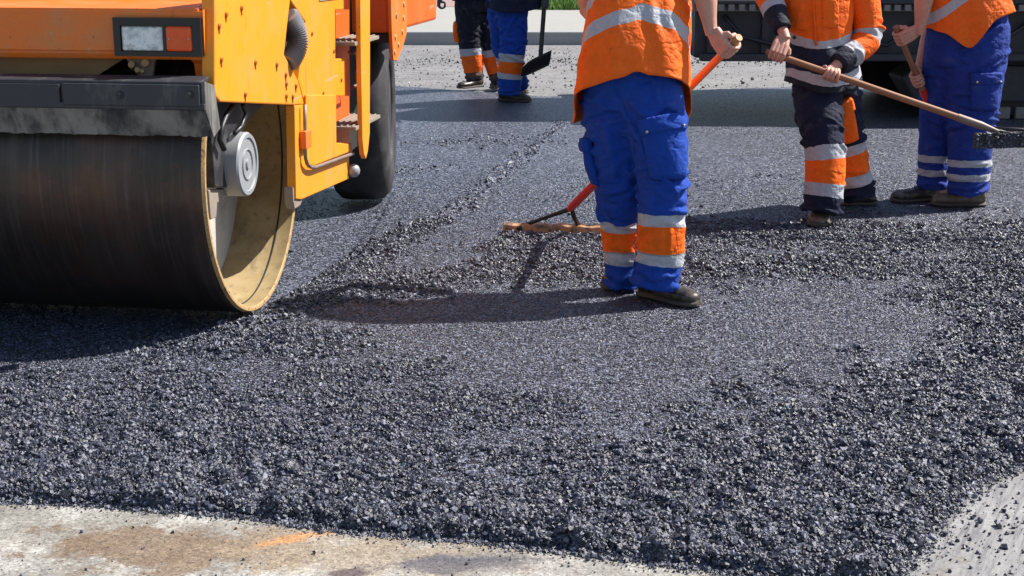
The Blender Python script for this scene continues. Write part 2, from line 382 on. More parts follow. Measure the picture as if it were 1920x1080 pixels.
# asphalt: facets of bitumen-coated grain, each cell tilted its own way
def asphalt(name, s1, tilt, gloss=0.34, col=(0.060, 0.061, 0.074), vary=True, attr=None):
    t = NT(name); co = t.pos()
    v1 = t.n('ShaderNodeTexVoronoi', feature='F1'); v1.inputs['Scale'].default_value = s1; t.l(co, v1.inputs['Vector'])
    v2 = t.n('ShaderNodeTexVoronoi', feature='F1'); v2.inputs['Scale'].default_value = s1 * 2.3; t.l(co, v2.inputs['Vector'])
    geo = t.n('ShaderNodeNewGeometry')
    def off(v, k):
        x = t.n('ShaderNodeVectorMath', operation='SUBTRACT'); t.l(v.outputs['Color'], x.inputs[0]); x.inputs[1].default_value = (0.5, 0.5, 0.5)
        y = t.n('ShaderNodeVectorMath', operation='SCALE'); t.l(x.outputs[0], y.inputs[0]); y.inputs['Scale'].default_value = k; return y.outputs[0]
    a = t.n('ShaderNodeVectorMath', operation='ADD'); t.l(geo.outputs['Normal'], a.inputs[0]); t.l(off(v1, tilt), a.inputs[1])
    b = t.n('ShaderNodeVectorMath', operation='ADD'); t.l(a.outputs[0], b.inputs[0]); t.l(off(v2, tilt * 0.7), b.inputs[1])
    nn = t.n('ShaderNodeVectorMath', operation='NORMALIZE'); t.l(b.outputs[0], nn.inputs[0])
    h = t.math('ADD', t.math('MULTIPLY', v1.outputs['Distance'], -1.0), t.math('MULTIPLY', v2.outputs['Distance'], -0.5))
    nm = t.bump(h, 0.55, 0.006, nn.outputs[0])
    sepc = t.n('ShaderNodeSeparateColor'); t.l(v1.outputs['Color'], sepc.inputs[0])
    g = t.math('MULTIPLY_ADD', t.math('POWER', sepc.outputs[0], 3.0), 3.9, 0.25)
    big = t.noise(co, 1.6, 5, 0.6); g = t.math('MULTIPLY', g, t.math('MULTIPLY_ADD', big, 0.7, 0.65))
    cc = t.n('ShaderNodeVectorMath', operation='SCALE'); cc.inputs[0].default_value = col; t.l(g, cc.inputs['Scale'])
    r = t.math('MULTIPLY_ADD', sepc.outputs[1], 0.30, gloss - 0.1)
    m = t.out(cc.outputs[0], r, nm, 0.0, 0.8)
    return m
M['asphalt'] = asphalt('asphalt_mat', 115, 1.15, 0.36, (0.043, 0.048, 0.071))
t = NT('asphalt_stone'); geo = t.n('ShaderNodeNewGeometry')
rp = geo.outputs['Random Per Island']
c = t.ramp(rp, [(0.0, (0.014, 0.014, 0.021)), (0.5, (0.027, 0.029, 0.046)), (0.80, (0.066, 0.071, 0.106)), (0.94, (0.12, 0.127, 0.175)), (1.0, (0.20, 0.21, 0.265))])
M['stone'] = t.out(c, t.math('MULTIPLY_ADD', rp, 0.18, 0.29), t.bump(t.noise(t.pos(), 300, 4, 0.7), 0.4, 0.005), 0.0, 0.75)

xs = np.concatenate([np.linspace(-9, -2.9, 40)[:-1], np.arange(-2.9, 3.3, 0.011), np.linspace(3.3, 9, 36)[1:]])
ys = np.concatenate([np.arange(2.85, 5.2, 0.010), np.arange(5.2, 9, 0.014), np.linspace(9, 15.3, 200)])
P, Fc = grid(xs, ys)
sd = sdist(P, poly); cz = coarse(P); z = mat_height(P, cz, sd)
keep = (sd > -0.05)[Fc].all(axis=1); Fc = Fc[keep]
used = np.zeros(len(P), bool); used[Fc.ravel()] = True; idx = np.cumsum(used) - 1
mat_o = np_mesh('asphalt_road', np.column_stack([P, z])[used], idx[Fc], M['asphalt'], True, {'coarse': cz[used]})
tag(mat_o, 'fresh black asphalt mat laid across the road', 'road', kind='structure')

# base ground to the horizon: milled old road
t = NT('old_road'); co = t.pos(); n1 = t.noise(co, 1.3, 6, 0.6); n2 = t.noise(co, 120, 4, 0.7); n3 = t.noise(co, 9, 5, 0.65, (0.35, 1.6, 1))
c = t.ramp(n1, [(0.3, (0.17, 0.165, 0.165)), (0.7, (0.25, 0.24, 0.235))])
c = t.mix(t.math('MULTIPLY', t.sstep(n2, 0.55, 0.7), 0.6), c, (0.10, 0.10, 0.105))
c = t.mix(t.math('MULTIPLY', t.sstep(n3, 0.50, 0.66), 0.6), c, (0.10, 0.10, 0.108))
vo = t.n('ShaderNodeTexVoronoi'); vo.inputs['Scale'].default_value = 45; t.l(co, vo.inputs['Vector']); sc_ = t.n('ShaderNodeSeparateColor'); t.l(vo.outputs['Color'], sc_.inputs[0])
c = t.mix(0.6, c, t.ramp(sc_.outputs[0], [(0, (.3, .3, .3)), (.3, (.8, .8, .8)), (1, (1.25, 1.25, 1.25))]), 'MULTIPLY')
M['old_road'] = t.out(c, 0.85, t.bump(n2, 0.5, 0.006))
g = mk('ground', [(-400, -50, -0.032), (400, -50, -0.032), (400, 800, -0.032), (-400, 800, -0.032)], [(0, 1, 2, 3)], M['old_road'])
tag(g, 'light grey milled surface of the old road', 'ground', kind='structure')

# foreground concrete with stains
def ell_mask(t, co, c, rx, ry, soft, noise, rot=0.0):
    mp = t.n('ShaderNodeMapping', vector_type='TEXTURE'); mp.inputs['Location'].default_value = (c[0], c[1], 0); mp.inputs['Scale'].default_value = (rx, ry, 1); mp.inputs['Rotation'].default_value = (0, 0, rot)
    t.l(co, mp.inputs[0])
    sp = t.n('ShaderNodeSeparateXYZ'); t.l(mp.outputs[0], sp.inputs[0])
    d = t.math('SQRT', t.math('ADD', t.math('POWER', sp.outputs[0], 2), t.math('POWER', sp.outputs[1], 2)))
    d = t.math('ADD', d, t.math('MULTIPLY_ADD', noise, 4.0, -2.0))
    return t.math('SUBTRACT', 1.0, t.sstep(d, 1 - soft, 1 + soft))
t = NT('stained_concrete'); co = t.pos()
n1 = t.noise(co, 9, 9, 0.72); n2 = t.noise(co, 170, 4, 0.75); n3 = t.noise(co, 3, 6, 0.65); n4 = t.noise(co, 60, 5, 0.7)
c = t.ramp(n3, [(0.3, (0.17, 0.155, 0.135)), (0.47, (0.29, 0.275, 0.245)), (0.62, (0.50, 0.485, 0.45))])
c = t.mix(t.math('MULTIPLY', t.sstep(n2, 0.50, 0.66), 0.55), c, (0.20, 0.17, 0.14))
def gp2(x, y): return tuple(G(x, y, -0.026).xy)
m = ell_mask(t, co, gp2(330, 1030), 0.36, 0.13, 0.30, n1, -0.1); c = t.mix(t.math('MULTIPLY', m, 0.85), c, t.mix(n4, (0.10, 0.058, 0.03), (0.27, 0.18, 0.11)))
m = ell_mask(t, co, gp2(640, 1040), 0.36, 0.13, 0.5, n1, -0.1); c = t.mix(t.math('MULTIPLY', m, 0.75), c, t.mix(n4, (0.22, 0.16, 0.11), (0.42, 0.34, 0.24)))
m = ell_mask(t, co, gp2(560, 1008), 0.11, 0.020, 0.5, n1, 0.45); c = t.mix(t.math('MULTIPLY', m, 0.8), c, (0.52, 0.25, 0.09))
m = ell_mask(t, co, gp2(850, 1056), 0.17, 0.045, 0.4, n1, 0.1); c = t.mix(t.math('MULTIPLY', m, 0.9), c, t.mix(n4, (0.04, 0.042, 0.065), (0.13, 0.13, 0.15)))
m = ell_mask(t, co, gp2(650, 1075), 0.05, 0.02, 0.5, n1, 0.1); c = t.mix(t.math('MULTIPLY', m, 0.8), c, (0.08, 0.05, 0.06))
m = ell_mask(t, co, gp2(960, 1065), 0.30, 0.04, 0.5, n1, 0.0); c = t.mix(t.math('MULTIPLY', m, 0.35), c, (0.20, 0.17, 0.16))
vo = t.n('ShaderNodeTexVoronoi'); vo.inputs['Scale'].default_value = 150; t.l(co, vo.inputs['Vector']); sc_ = t.n('ShaderNodeSeparateColor'); t.l(vo.outputs['Color'], sc_.inputs[0])
crk = t.n('ShaderNodeTexVoronoi', feature='DISTANCE_TO_EDGE'); crk.inputs['Scale'].default_value = 1.7; wv = t.n('ShaderNodeVectorMath', operation='ADD'); t.l(co, wv.inputs[0]); nzv = t.n('ShaderNodeTexNoise'); nzv.inputs['Scale'].default_value = 6; nzv.inputs['Detail'].default_value = 6; t.l(co, nzv.inputs['Vector']); svm = t.n('ShaderNodeVectorMath', operation='SCALE'); svm.inputs['Scale'].default_value = .25; t.l(nzv.outputs['Color'], svm.inputs[0]); t.l(svm.outputs[0], wv.inputs[1]); t.l(wv.outputs[0], crk.inputs['Vector'])
c = t.mix(t.math('MULTIPLY', t.math('SUBTRACT', 1.0, t.sstep(crk.outputs['Distance'], 0.001, 0.005)), 0.3), c, (0.06, 0.055, 0.05))
c = t.mix(0.75, c, t.ramp(sc_.outputs[0], [(0, (.35, .33, .33)), (.25, (.75, .75, .75)), (.8, (1, 1, 1)), (1, (1.4, 1.4, 1.35))]), 'MULTIPLY')
# raked streaks of tar on the right corner
mp = t.n('ShaderNodeMapping'); mp.inputs['Rotation'].default_value = (0, 0, R(-62)); t.l(co, mp.inputs[0])
st = t.noise(mp.outputs[0], 6, 7, 0.75, (0.8, 10, 1))
m = ell_mask(t, co, gp2(1960, 1010), 0.42, 0.5, 0.2, n1, 0.0)
c = t.mix(t.math('MULTIPLY', m, 0.75), c, t.mix(n4, (0.20, 0.195, 0.20), (0.36, 0.355, 0.36)))
c = t.mix(t.math('MULTIPLY', m, t.math('MULTIPLY', t.sstep(st, 0.44, 0.62), 0.75)), c, (0.12, 0.115, 0.125))
# a tar smear right along the edge of the mat
M['concrete'] = t.out(c, 0.85, t.bump(t.math('ADD', n2, t.math('MULTIPLY', n4, 0.6)), 0.6, 0.006))
cs = mk('pavement', [(-6, -2, -0.026), (6, -2, -0.026), (6, 5.4, -0.026), (-6, 5.4, -0.026)], [(0, 1, 2, 3)], M['concrete'])
tag(cs, 'stained pale concrete slab along the front edge of the new asphalt', 'pavement', kind='structure')

# loose grains
def ico():
    p = (1 + 5 ** .5) / 2
    v = np.array([(-1,p,0),(1,p,0),(-1,-p,0),(1,-p,0),(0,-1,p),(0,1,p),(0,-1,-p),(0,1,-p),(p,0,-1),(p,0,1),(-p,0,-1),(-p,0,1)]) / math.hypot(1, p)
    f = np.array([(0,11,5),(0,5,1),(0,1,7),(0,7,10),(0,10,11),(1,5,9),(5,11,4),(11,10,2),(10,7,6),(7,1,8),(3,9,4),(3,4,2),(3,2,6),(3,6,8),(3,8,9),(4,9,5),(2,4,11),(6,2,10),(8,6,7),(9,8,1)])
    return v, f
def rot_rand(n):
    q = rng.normal(size=(n, 4)); q /= np.linalg.norm(q, axis=1)[:, None]; a, b, c, d = q.T
    return np.stack([np.stack([1-2*(c*c+d*d), 2*(b*c-a*d), 2*(b*d+a*c)], -1), np.stack([2*(b*c+a*d), 1-2*(b*b+d*d), 2*(c*d-a*b)], -1), np.stack([2*(b*d-a*c), 2*(c*d+a*b), 1-2*(b*b+c*c)], -1)], 1)
_CUBE = (np.array([(x, y, z) for x in (-1, 1) for y in (-1, 1) for z in (-1, 1)]) / 1.45, np.array([(0,1,3),(0,3,2),(4,6,7),(4,7,5),(0,4,5),(0,5,1),(2,3,7),(2,7,6),(0,2,6),(0,6,4),(1,5,7),(1,7,3)]))
def stones(name, Pxyz, size, mat, flat=None):
    # broken chips: half jittered blocks, half jittered many-sided bits
    n = len(Pxyz); half = rng.random(n) < .40; Vs, Fs, base = [], [], 0
    for sel, (v, f) in ((half, _CUBE), (~half, ico())):
        m = int(sel.sum())
        if not m: continue
        var = v[None] * (1 + rng.uniform(-0.30, 0.25, (m, len(v), 1))) + rng.normal(0, .09, (m, len(v), 3))
        var = var * (rng.uniform(0.62, 1.2, (m, 1, 3)) * (size[sel] / 2)[:, None, None])
        V = np.einsum('nij,nkj->nki', rot_rand(m), var)
        if flat is not None: V[:, :, 2] *= flat[sel][:, None]
        Vs.append((V + Pxyz[sel][:, None]).reshape(-1, 3)); Fs.append((f[None] + (np.arange(m) * len(v))[:, None, None]).reshape(-1, 3) + base); base += m * len(v)
    return np_mesh(name, np.concatenate(Vs), np.concatenate(Fs), mat, False)
def scatter(y0, y1, n, sfun, accept, margin=0.75, lift=0.15):
    Y = np.sqrt(rng.uniform(y0**2, y1**2, n)); X = rng.uniform(-1, 1, n) * (Y * 0.385 + margin)
    P = np.column_stack([X, Y]); sd = sdist(P, poly); cz = coarse(P)
    k = accept(P, sd, cz); P, sd, cz = P[k], sd[k], cz[k]
    s = sfun(P, cz)
    z = mat_height(P, cz, sd) + s * lift
    return np.column_stack([P, z]), s
sets = []
def logn(m, sg, n): return m * np.exp(rng.normal(0, sg, n))
ins = lambda sd: sd > -0.02
# coarse mix, near and middle
sets.append(scatter(2.95, 4.9, 560000, lambda P, c: np.clip(logn(0.0077, 0.42, len(P)), .0032, .0175), lambda P, sd, c: ins(sd) & (rng.random(len(P)) < np.clip(c * 1.1, 0, 1)), lift=0.3))
sets.append(scatter(4.9, 7.6, 310000, lambda P, c: np.clip(logn(0.0086, 0.40, len(P)), .004, .019), lambda P, sd, c: ins(sd) & (rng.random(len(P)) < np.clip(c * 1.05 - .05, 0, 1)), lift=0.3))
sets.append(scatter(7.6, 12.5, 60000, lambda P, c: np.clip(logn(0.014, 0.3, len(P)), .007, .028), lambda P, sd, c: ins(sd) & (rng.random(len(P)) < np.clip(c - .1, 0, 1))))
# finer grain in between
sets.append(scatter(2.95, 9.6, 520000, lambda P, c: np.clip(logn(0.0072, 0.25, len(P)), .004, .012), lambda P, sd, c: ins(sd) & (c < .7) & (rng.random(len(P)) < np.clip((9.6 - P[:, 1]) / 4.5, 0, 1)) & (rng.random(len(P)) > np.clip(lane_d(P) / .05 + .5, 0, .85)), lift=0.1))
# single bigger lumps
sets.append(scatter(2.95, 8.5, 11000, lambda P, c: np.clip(logn(0.0145, 0.3, len(P)), .008, .025), lambda P, sd, c: ins(sd) & (rng.random(len(P)) < 0.015 + .7 * np.clip(c, 0, .6) * (vnoise(P, 4, 41) > .45)) & (lane_d(P) < 0), lift=0.35))
FL = np.concatenate([np.full(len(s), f_) for (a, s), f_ in zip(sets, (1, 1, 1, .6, 1))])
Pa = np.concatenate([a for a, _ in sets]); Sa = np.concatenate([b for _, b in sets])
lo = stones('loose_asphalt', Pa, Sa, M['stone'], FL)
tag(lo, 'loose black asphalt grains lying over the fresh mat', 'asphalt', kind='stuff')
# crumbs on the concrete and on the old road
cr = []
n = 9000; Q = np.array(edge)[rng.integers(1, len(edge) - 1, n)]; i2 = rng.integers(0, len(edge) - 1, n); tt = rng.random(n)[:, None]
E = np.array(edge); Q = E[i2] * (1 - tt) + E[i2 + 1] * tt
Q = Q + np.column_stack([rng.normal(0, .03, n), -np.abs(rng.normal(0, .028, n)) + 0.015]); s = np.clip(logn(0.0036, .45, n), .0018, .014)
cr.append((np.column_stack([Q, -0.026 + s * .3]), s))
n = 420; a = np.array(G(1840, 1000, -.04).xy); Q = a + rng.normal(size=(n, 2)) * np.array([0.16, 0.22]); k = sdist(Q, poly) < -.005; Q = Q[k]; s = np.clip(logn(0.0075, .45, len(Q)), .003, .024)
cr.append((np.column_stack([Q, -0.026 + s * .3]), s))
n = 500; Q = np.column_stack([rng.uniform(-1.6, 1.2, n), rng.uniform(2.9, 4.0, n)]); k = sdist(Q, poly) < 0; Q = Q[k]; s = np.clip(logn(0.005, .4, len(Q)), .003, .012)
cr.append((np.column_stack([Q, -0.026 + s * .3]), s))
n = 5200; Q = np.column_stack([rng.uniform(-5, 6, n), np.where(rng.random(n) < .45, rng.normal(18.4, .35, n), rng.uniform(14.6, 20.5, n))])
Q[:500, 1] = rng.normal(15.1, .2, 500); k = sdist(Q, poly) < 0; Q = Q[k]; s = np.clip(logn(0.0125, .45, len(Q)), .006, .04)
cr.append((np.column_stack([Q, -0.032 + s * .25]), s))
co_ = stones('asphalt_crumbs', np.concatenate([a for a, _ in cr]), np.concatenate([b for _, b in cr]), M['stone'])
tag(co_, 'scattered black asphalt crumbs on the bare concrete and old road', 'asphalt', kind='stuff')

# kerb, far pavement, verge
M['kerb'] = simple('kerb_concrete', (0.30, 0.30, 0.30), 0.85, 0, 0.15, 6, 0.2)
M['slab'] = simple('paving_concrete', (0.31, 0.30, 0.275), 0.85, 0, 0.15, 5, 0.15, dirt=((0.3, 0.28, 0.25), .5, .75, .5), dscale=2)
M['pink'] = simple('pink_paving', (0.30, 0.20, 0.19), 0.85, 0, 0.12, 8, 0.15)
ky = 21.3
kb = mk('kerb', *(lambda m: (m.v, m.f))(MB().box((-30, ky, -0.06), (30, ky + 0.30, 0.16))), M['kerb'], bevel=0.02); tag(kb, 'grey concrete kerb along the far side of the road', 'kerb', kind='structure')
fp = mk('footpath', [(-30, ky + .28, 0.15), (30, ky + .28, 0.15), (30, 60, 0.15), (-30, 60, 0.15)], [(0, 1, 2, 3)], M['slab']); tag(fp, 'pale concrete footpath behind the kerb', 'path', kind='structure')
pk = mk('paved_yard', [(-30, 29.5, 0.156), (0.35, 29.5, 0.156), (0.35, 60, 0.156), (-30, 60, 0.156)], [(0, 1, 2, 3)], M['pink']); tag(pk, 'pink paved yard beyond the footpath', 'paving', kind='structure')
M['soil'] = simple('verge_soil', (0.06, 0.09, 0.02), 0.9, 0, 0.3, 5)
vg = mk('verge', [(0.55, 28.3, 0.156), (30, 28.3, 0.156), (30, 60, 0.16), (0.55, 60, 0.16)], [(0, 1, 2, 3)], M['soil']); tag(vg, 'strip of soil under the grass verge', 'verge', kind='structure')
t = NT('grass_blade'); rp = t.n('ShaderNodeNewGeometry').outputs['Random Per Island']
M['grass'] = t.out(t.ramp(rp, [(0, (0.05, 0.14, 0.015)), (.6, (0.11, 0.24, 0.03)), (1, (0.22, 0.30, 0.06))]), 0.6)
n = 14000; B = np.column_stack([rng.uniform(0.5, 4.5, n), 28.2 + np.abs(rng.normal(0, 2.2, n)), np.full(n, .155)])
hgt = rng.uniform(.08, .26, n); an = rng.uniform(0, 6.28, n); wd = np.column_stack([np.cos(an), np.sin(an), np.zeros(n)]) * 0.012
tip = B + np.column_stack([rng.normal(0, .07, n), rng.normal(0, .07, n), hgt])
gr = np_mesh('grass', np.stack([B - wd, B + wd, tip], 1).reshape(-1, 3), np.arange(3 * n).reshape(-1, 3), M['grass'], False)
tag(gr, 'bright green grass tufts on the verge behind the kerb', 'grass', kind='stuff')

# ------------------------------------------------------------------ road roller (x: to its right side, y: to its rear, origin under the right end of the drum)
RO = Vector((-1.035, 5.70, 0)); RYAW = R(-8.2)
roller = empty('road_roller', RO, RYAW)
tag(roller, 'yellow and orange road roller with a wide bare steel drum driving over the new mat', 'road roller')
_er = Vector((math.cos(RYAW), math.sin(RYAW), 0)); _eb = Vector((-math.sin(RYAW), math.cos(RYAW), 0)); _co = Vector((0, 0, CH)) - RO
def rside(px, py, c=0.055):              # point of the roller's side plane x = c
    d = ray(px, py); t = (c - _co.dot(_er)) / d.dot(_er); p = _co + d * t; return Vector((c, p.dot(_eb), p.z))
def rfront(px, py, yl):                  # point of a cross plane y = yl
    d = ray(px, py); t = (yl - _co.dot(_eb)) / d.dot(_eb); p = _co + d * t; return Vector((p.dot(_er), yl, p.z))
DR, DW = 0.59, 1.75
M['bolt'] = simple('rusty_bolt', (0.42, 0.13, 0.02), 0.5, 0.1, 0.3, 40, 0.1)
M['sunlit_tan'] = simple('sunlit_drum_tan', (0.34, 0.20, 0.09), 0.7, 0, 0.3, 14, 0.1)  # tan tone carries the sunlight on the drum top
M['disc'] = simple('drum_disc_paint', (0.46, 0.45, 0.42), 0.7, 0, 0.15, 10, 0.1, dirt=((0.2, 0.17, 0.13), .5, .75, .6))
m = MB()
prof = [(0.0, DR), (-DW, DR), (-DW, DR - .03), (-DW + .09, DR - .03), (-DW + .09, .05), (-.03 - DW + .09, .05)]
m = MB(); m.lathe([(-.012, DR), (-DW + .012, DR), (-DW, DR - .008), (-DW, DR - .03), (-DW + .08, DR - .03)], (0, 0, DR), (1, 0, 0), 128)
drum = mk('drum', m.v, [f for f in m.f if len(f) == 4], M['drum'], roller, smooth=True, auto=40)
m = MB(); m.lathe([(-.012, DR + .0005), (0, DR - .006), (0, DR - .020), (-.004, DR - .0245)], (0, 0, DR), (1, 0, 0), 128)
mk('drum_rim', m.v, [f for f in m.f if len(f) == 4], M['rust'], drum, smooth=True, auto=60)
m = MB(); m.lathe([(-.004, DR - .0245), (-.27, DR - .025), (-.27, DR - .03)], (0, 0, DR), (1, 0, 0), 128)
mk('drum_inner_wall', m.v, [f for f in m.f if len(f) == 4], M['cream'], drum, smooth=True)
m = MB(); m.lathe([(-.30, DR - .0255), (-.265, DR - .0255), (-.265, 0)], (0, 0, DR), (1, 0, 0), 128)
ds = m.build('drum_end_plate', M['disc'], drum, smooth=True, auto=30)
# dark weld line between shell and end plate
m = MB(); m.lathe([(-.062, DR - .0252), (-.064, DR - .0275), (-.068, DR - .0275), (-.070, DR - .0252)], (0, 0, DR), (1, 0, 0), 128); 
mk('weld_seam', m.v, [f for f in m.f if len(f) == 4], M['gap'], drum)
# yoke plate and side body share the side plane; a diamond opening lies between them
c = 0.055
yk = [(402, -90), (403, 172), (406, 182), (414, 191), (480, 194), (552, 197), (571, 196), (559.3, 151), (533, 102), (544.3, 0), (544.3, -90)]
m = MB().prism([rside(x, y, c) for x, y in yk], (-.05, 0, 0)); yoke = m.build('yoke_plate', M['yellow'], roller, bevel=.006)
sb = [(545.0, -90), (545, 0), (573, 41), (560, 151), (572, 196), (552.5, 198), (555.5, 373), (566, 374), (655, 335), (655, 293), (661, 286), (659.5, 268), (631, 268), (630.5, 180), (657, 180), (656, 110), (629, 110), (628.5, 18), (656, 18), (656, -90)]
m = MB().prism([rside(x, y, c - .001) for x, y in sb], (-.04, 0, 0)); body = m.build('side_body', M['yellow'], roller, bevel=.004)
# lower access panel with its bent pipe
pn = [(574, 178), (630, 178), (630.5, 268), (657, 270), (657, 284), (590, 310), (581, 309), (576, 300)]
m = MB().prism([rside(x, y, c + .010) for x, y in pn], (-.0085, 0, 0)); m.build('access_panel', M['yellow'], body, bevel=.003)
pts = [(571.5, 196), (571.8, 230), (572.2, 270), (573, 297), (576, 307), (582, 313), (590, 314), (610, 307), (640, 296), (662, 288)]
m = MB().tube([rside(x, y, c + .019) for x, y in pts], .0085, 12); m.build('guard_pipe', M['pipe'], roller, smooth=True)
m = MB()
a, b = rside(565, 246, c + .01), rside(577, 275, c + .01)
m.box((c - .002, min(a.y, b.y), b.z), (c + .03, max(a.y, b.y), a.z)); m.build('latch', M['orange'], roller, bevel=.006)
# recess behind the steps
q = [rside(x, y, -.03) for x, y in [(612, -100), (655, -100), (655, 270), (640, 290), (612, 290)]]
m = MB().prism(q, (-.02, 0, 0)); m.build('step_recess', M['red_orange'], roller)  # deeper orange puts the shade of the step pockets into the colour
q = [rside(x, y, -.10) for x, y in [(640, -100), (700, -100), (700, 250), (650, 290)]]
m = MB().prism(q, (-.02, 0, 0)); m.build('dark_gap_sheet', M['gap'], roller)  # added dark sheet, paints the gap behind the ladder dark
for (x0, x1, y0, y1) in [(629, 679, 75, 85), (631, 682, 234, 245)]:
    a = rside(x0, y0, .02); b = rside(x1 - 2, y0 - 1, .02); z = rside((x0 + x1) / 2, y1 - 2, .1).z
    m = MB().box((-.06, a.y, z - .012), (.115, b.y, z + .006))
    for k in range(6):
        xx = -.05 + k * .028; m.box((xx, a.y + .01, z + .006), (xx + .007, b.y - .01, z + .012))
    m.build('step', M['step'], roller, bevel=.002)
rl_ = [(675, -90), (694, -90), (694, 120), (693.5, 250), (690, 284), (686.5, 298), (683, 290), (680, 262), (677, 110)]
m = MB().prism([rside(x, y, .13) for x, y in rl_], (-.025, 0, 0)); m.build('ladder_rail', M['yellow'], roller, bevel=.004)
m = MB().tube([rside(x, y, .05) for x, y in [(655, 98), (668, 100), (672, 118), (668, 135), (671, 158), (660, 164)]], .008, 8); m.build('grab_rail', M['pipe'], roller, smooth=True)
m = MB(); p = rside(663, 320, .075); m.ell(p, (.032, .034, .034), 16, 10).tube([p, p + Vector((-.07, 0, 0))], .02, 12); m.build('pin_knob', M['grey'], roller, smooth=True)
a = rside(550, 352, .03); m = MB().prism([rside(x, y, .045) for x, y in [(549, 350), (558, 362), (568, 374), (563, 386), (553, 392), (550, 376)]], (-.04, 0, 0)); m.build('frame_bracket', M['step'], roller, bevel=.004)
# bolts with their little hook clips
for x, y in [(423, 27), (410, 49), (414, 112), (478, 117), (518, 121), (459, 177), (548, 181), (452, 15), (536, 157), (554, 161), (536, 180), (535, 140)]:
    p = rside(x, y, c); m = MB().lathe([(-.002, .010), (.004, .010), (.008, .008)], p, (1, 0, 0), 10)
    m.box((c - .001, p.y - .004, p.z - .026), (c + .004, p.y + .004, p.z - .008)); m.build('plate_bolt', M['bolt'], yoke)
for x, y in [(585, 63), (626, 96), (640, 150), (606, 175)]:
    p = rside(x, y, c); m = MB().lathe([(-.002, .0095), (.005, .0085)], p, (1, 0, 0), 10); m.build('body_bolt', M['bolt'], body)
# glass strip at the top of the side body
q = [rside(x, y, c + .004) for x, y in [(600, -30), (640, -30), (640, -3), (600, 2)]]
m = MB().prism(q, (-.004, 0, 0)); m.build('side_window', M['grey'], body)
# dark frame between the plates, hose in the opening
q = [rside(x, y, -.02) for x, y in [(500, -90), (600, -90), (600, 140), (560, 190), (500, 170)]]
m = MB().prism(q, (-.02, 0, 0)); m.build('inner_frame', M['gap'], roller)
pts = []
for k in range(45):
    u = k / 44; a = -0.9 + 2.5 * u
    x = 533 + 26 * math.cos((u - .5) * 2.6) ; y = 28 + 92 * u
    pts.append(rside(x, y,   .045 + .03 * math.sin(math.pi * u)))
rad = [.040 + .0055 * (1 if k % 2 else -1) for k in range(45)]
m = MB().tube(pts, rad, 14); m.build('hose', M['cable'], roller, smooth=True, auto=30)
# hub drive: arm from the yoke down to the drum centre
arm = [(404, 185), (505, 190), (474, 216), (458, 240), (445, 262), (441, 352), (404, 352), (398, 268)]
m = MB().prism([rside(x, y, -.012) for x, y in arm], (-.06, 0, 0)); m.build('hub_arm', M['black'], roller, bevel=.006)
hc = Vector((0, 0, DR))
hp = rside(465, 308, .04); hc = Vector((0, hp.y, hp.z))
m = MB().lathe([(-.085, .125), (.035, .125), (.043, .119), (.043, .104), (.037, .101), (.037, .062), (.042, .060), (.042, .056), (.037, .054), (.037, .020), (.044, .018), (.044, .0)], hc, (1, 0, 0), 64)
m.build('hub', M['grey'], roller, smooth=True, auto=35)
m = MB().prism([rside(x, y, -.03) for x, y in [(391, 356), (432, 354), (431, 366), (418, 368), (416, 378), (408, 380), (406, 408), (396, 412)]], (-.03, 0, 0)); m.build('hub_bracket', M['step'], roller, bevel=.004)
m = MB().tube([rside(x, y, .01) for x, y in [(437, 198), (425, 215), (417, 235), (412, 262), (420, 280)]], .011, 8).tube([rside(x, y, .015) for x, y in [(455, 197), (462, 214), (452, 238), (440, 250)]], .009, 8)
m.build('hydraulic_hose', M['dark'], roller, smooth=True)
# front cross member, hood, lamps
yf = -.555
f0, f1 = rfront(200, 111, yf), rfront(200, 21, yf)
zb, zt = f0.z, f1.z; xr = min(rfront(386, 60, yf).x, .053); yb_ = rside(402, 60, c).y; print('FASCIA', zb, zt, xr, yb_)
fas = MB()
sec = [(yf + .012, zb), (yf, zb + .02), (yf, zt - .03), (yf + .015, zt - .008), (yf + .04, zt), (yb_ - .012, zt + .004), (yb_ - .012, zb + .03), (yf + .10, zb + .03), (yf + .10, zb)]
fas.prism([(-DW - .02, y, z) for y, z in sec], (DW + .02 + xr, 0, 0))
front = fas.build('front_beam', M['orange'], roller, bevel=.006)
m = MB().box((-DW - .02, yb_ - .008, zt - .07), (.002, 1.2, zt + .012)); m.build('deck', M['orange'], roller, bevel=.004)
m = MB().box((-DW + .12, .35, zt + .014), (-.35, 1.15, zt + .30)); m.build('hood', M['orange'], roller, bevel=.05)
# left yoke plate (hidden side)
m = MB().prism([rside(x, y, c) + Vector((-DW - .11, 0, 0)) for x, y in yk[:6] + [(571, 196), (571, -90)]], (.05, 0, 0)); m.build('yoke_plate', M['yellow'], roller, bevel=.006)
# corner bracket joining beam and yoke
q = [rside(x, y, .004) for x, y in [(383, 25), (403, 5), (403, 186), (395, 172), (388, 120), (381, 112)]]
m = MB().prism(q, (-.05, 0, 0)); m.build('corner_plate', M['orange'], roller, bevel=.004)
def fbox(x0, y0, x1, y1, yl, dep):       # box whose front face fills a pixel rectangle at plane yl
    a, b = rfront(x0, y1, yl), rfront(x1, y0, yl)
    return (a.x, yl, a.z), (b.x, yl + dep, b.z)
yl = yf - .035
a, b = fbox(215, 34, 375, 105, yl, .034)
fr = MB()
x0, _, z0 = a; x1, y1, z1 = b
l0, l1 = rfront(227, 96, yl), rfront(304, 49, yl); i0, i1 = rfront(312, 97, yl), rfront(359, 49, yl)
for (ax, az, bx, bz) in [(x0, z0, x1, l0.z), (x0, l1.z, x1, z1), (x0, l0.z, l0.x, l1.z), (l1.x, l0.z, i0.x, l1.z), (i1.x, l0.z, x1, l1.z)]:
    fr.box((ax, yl, az), (bx, y1, bz))
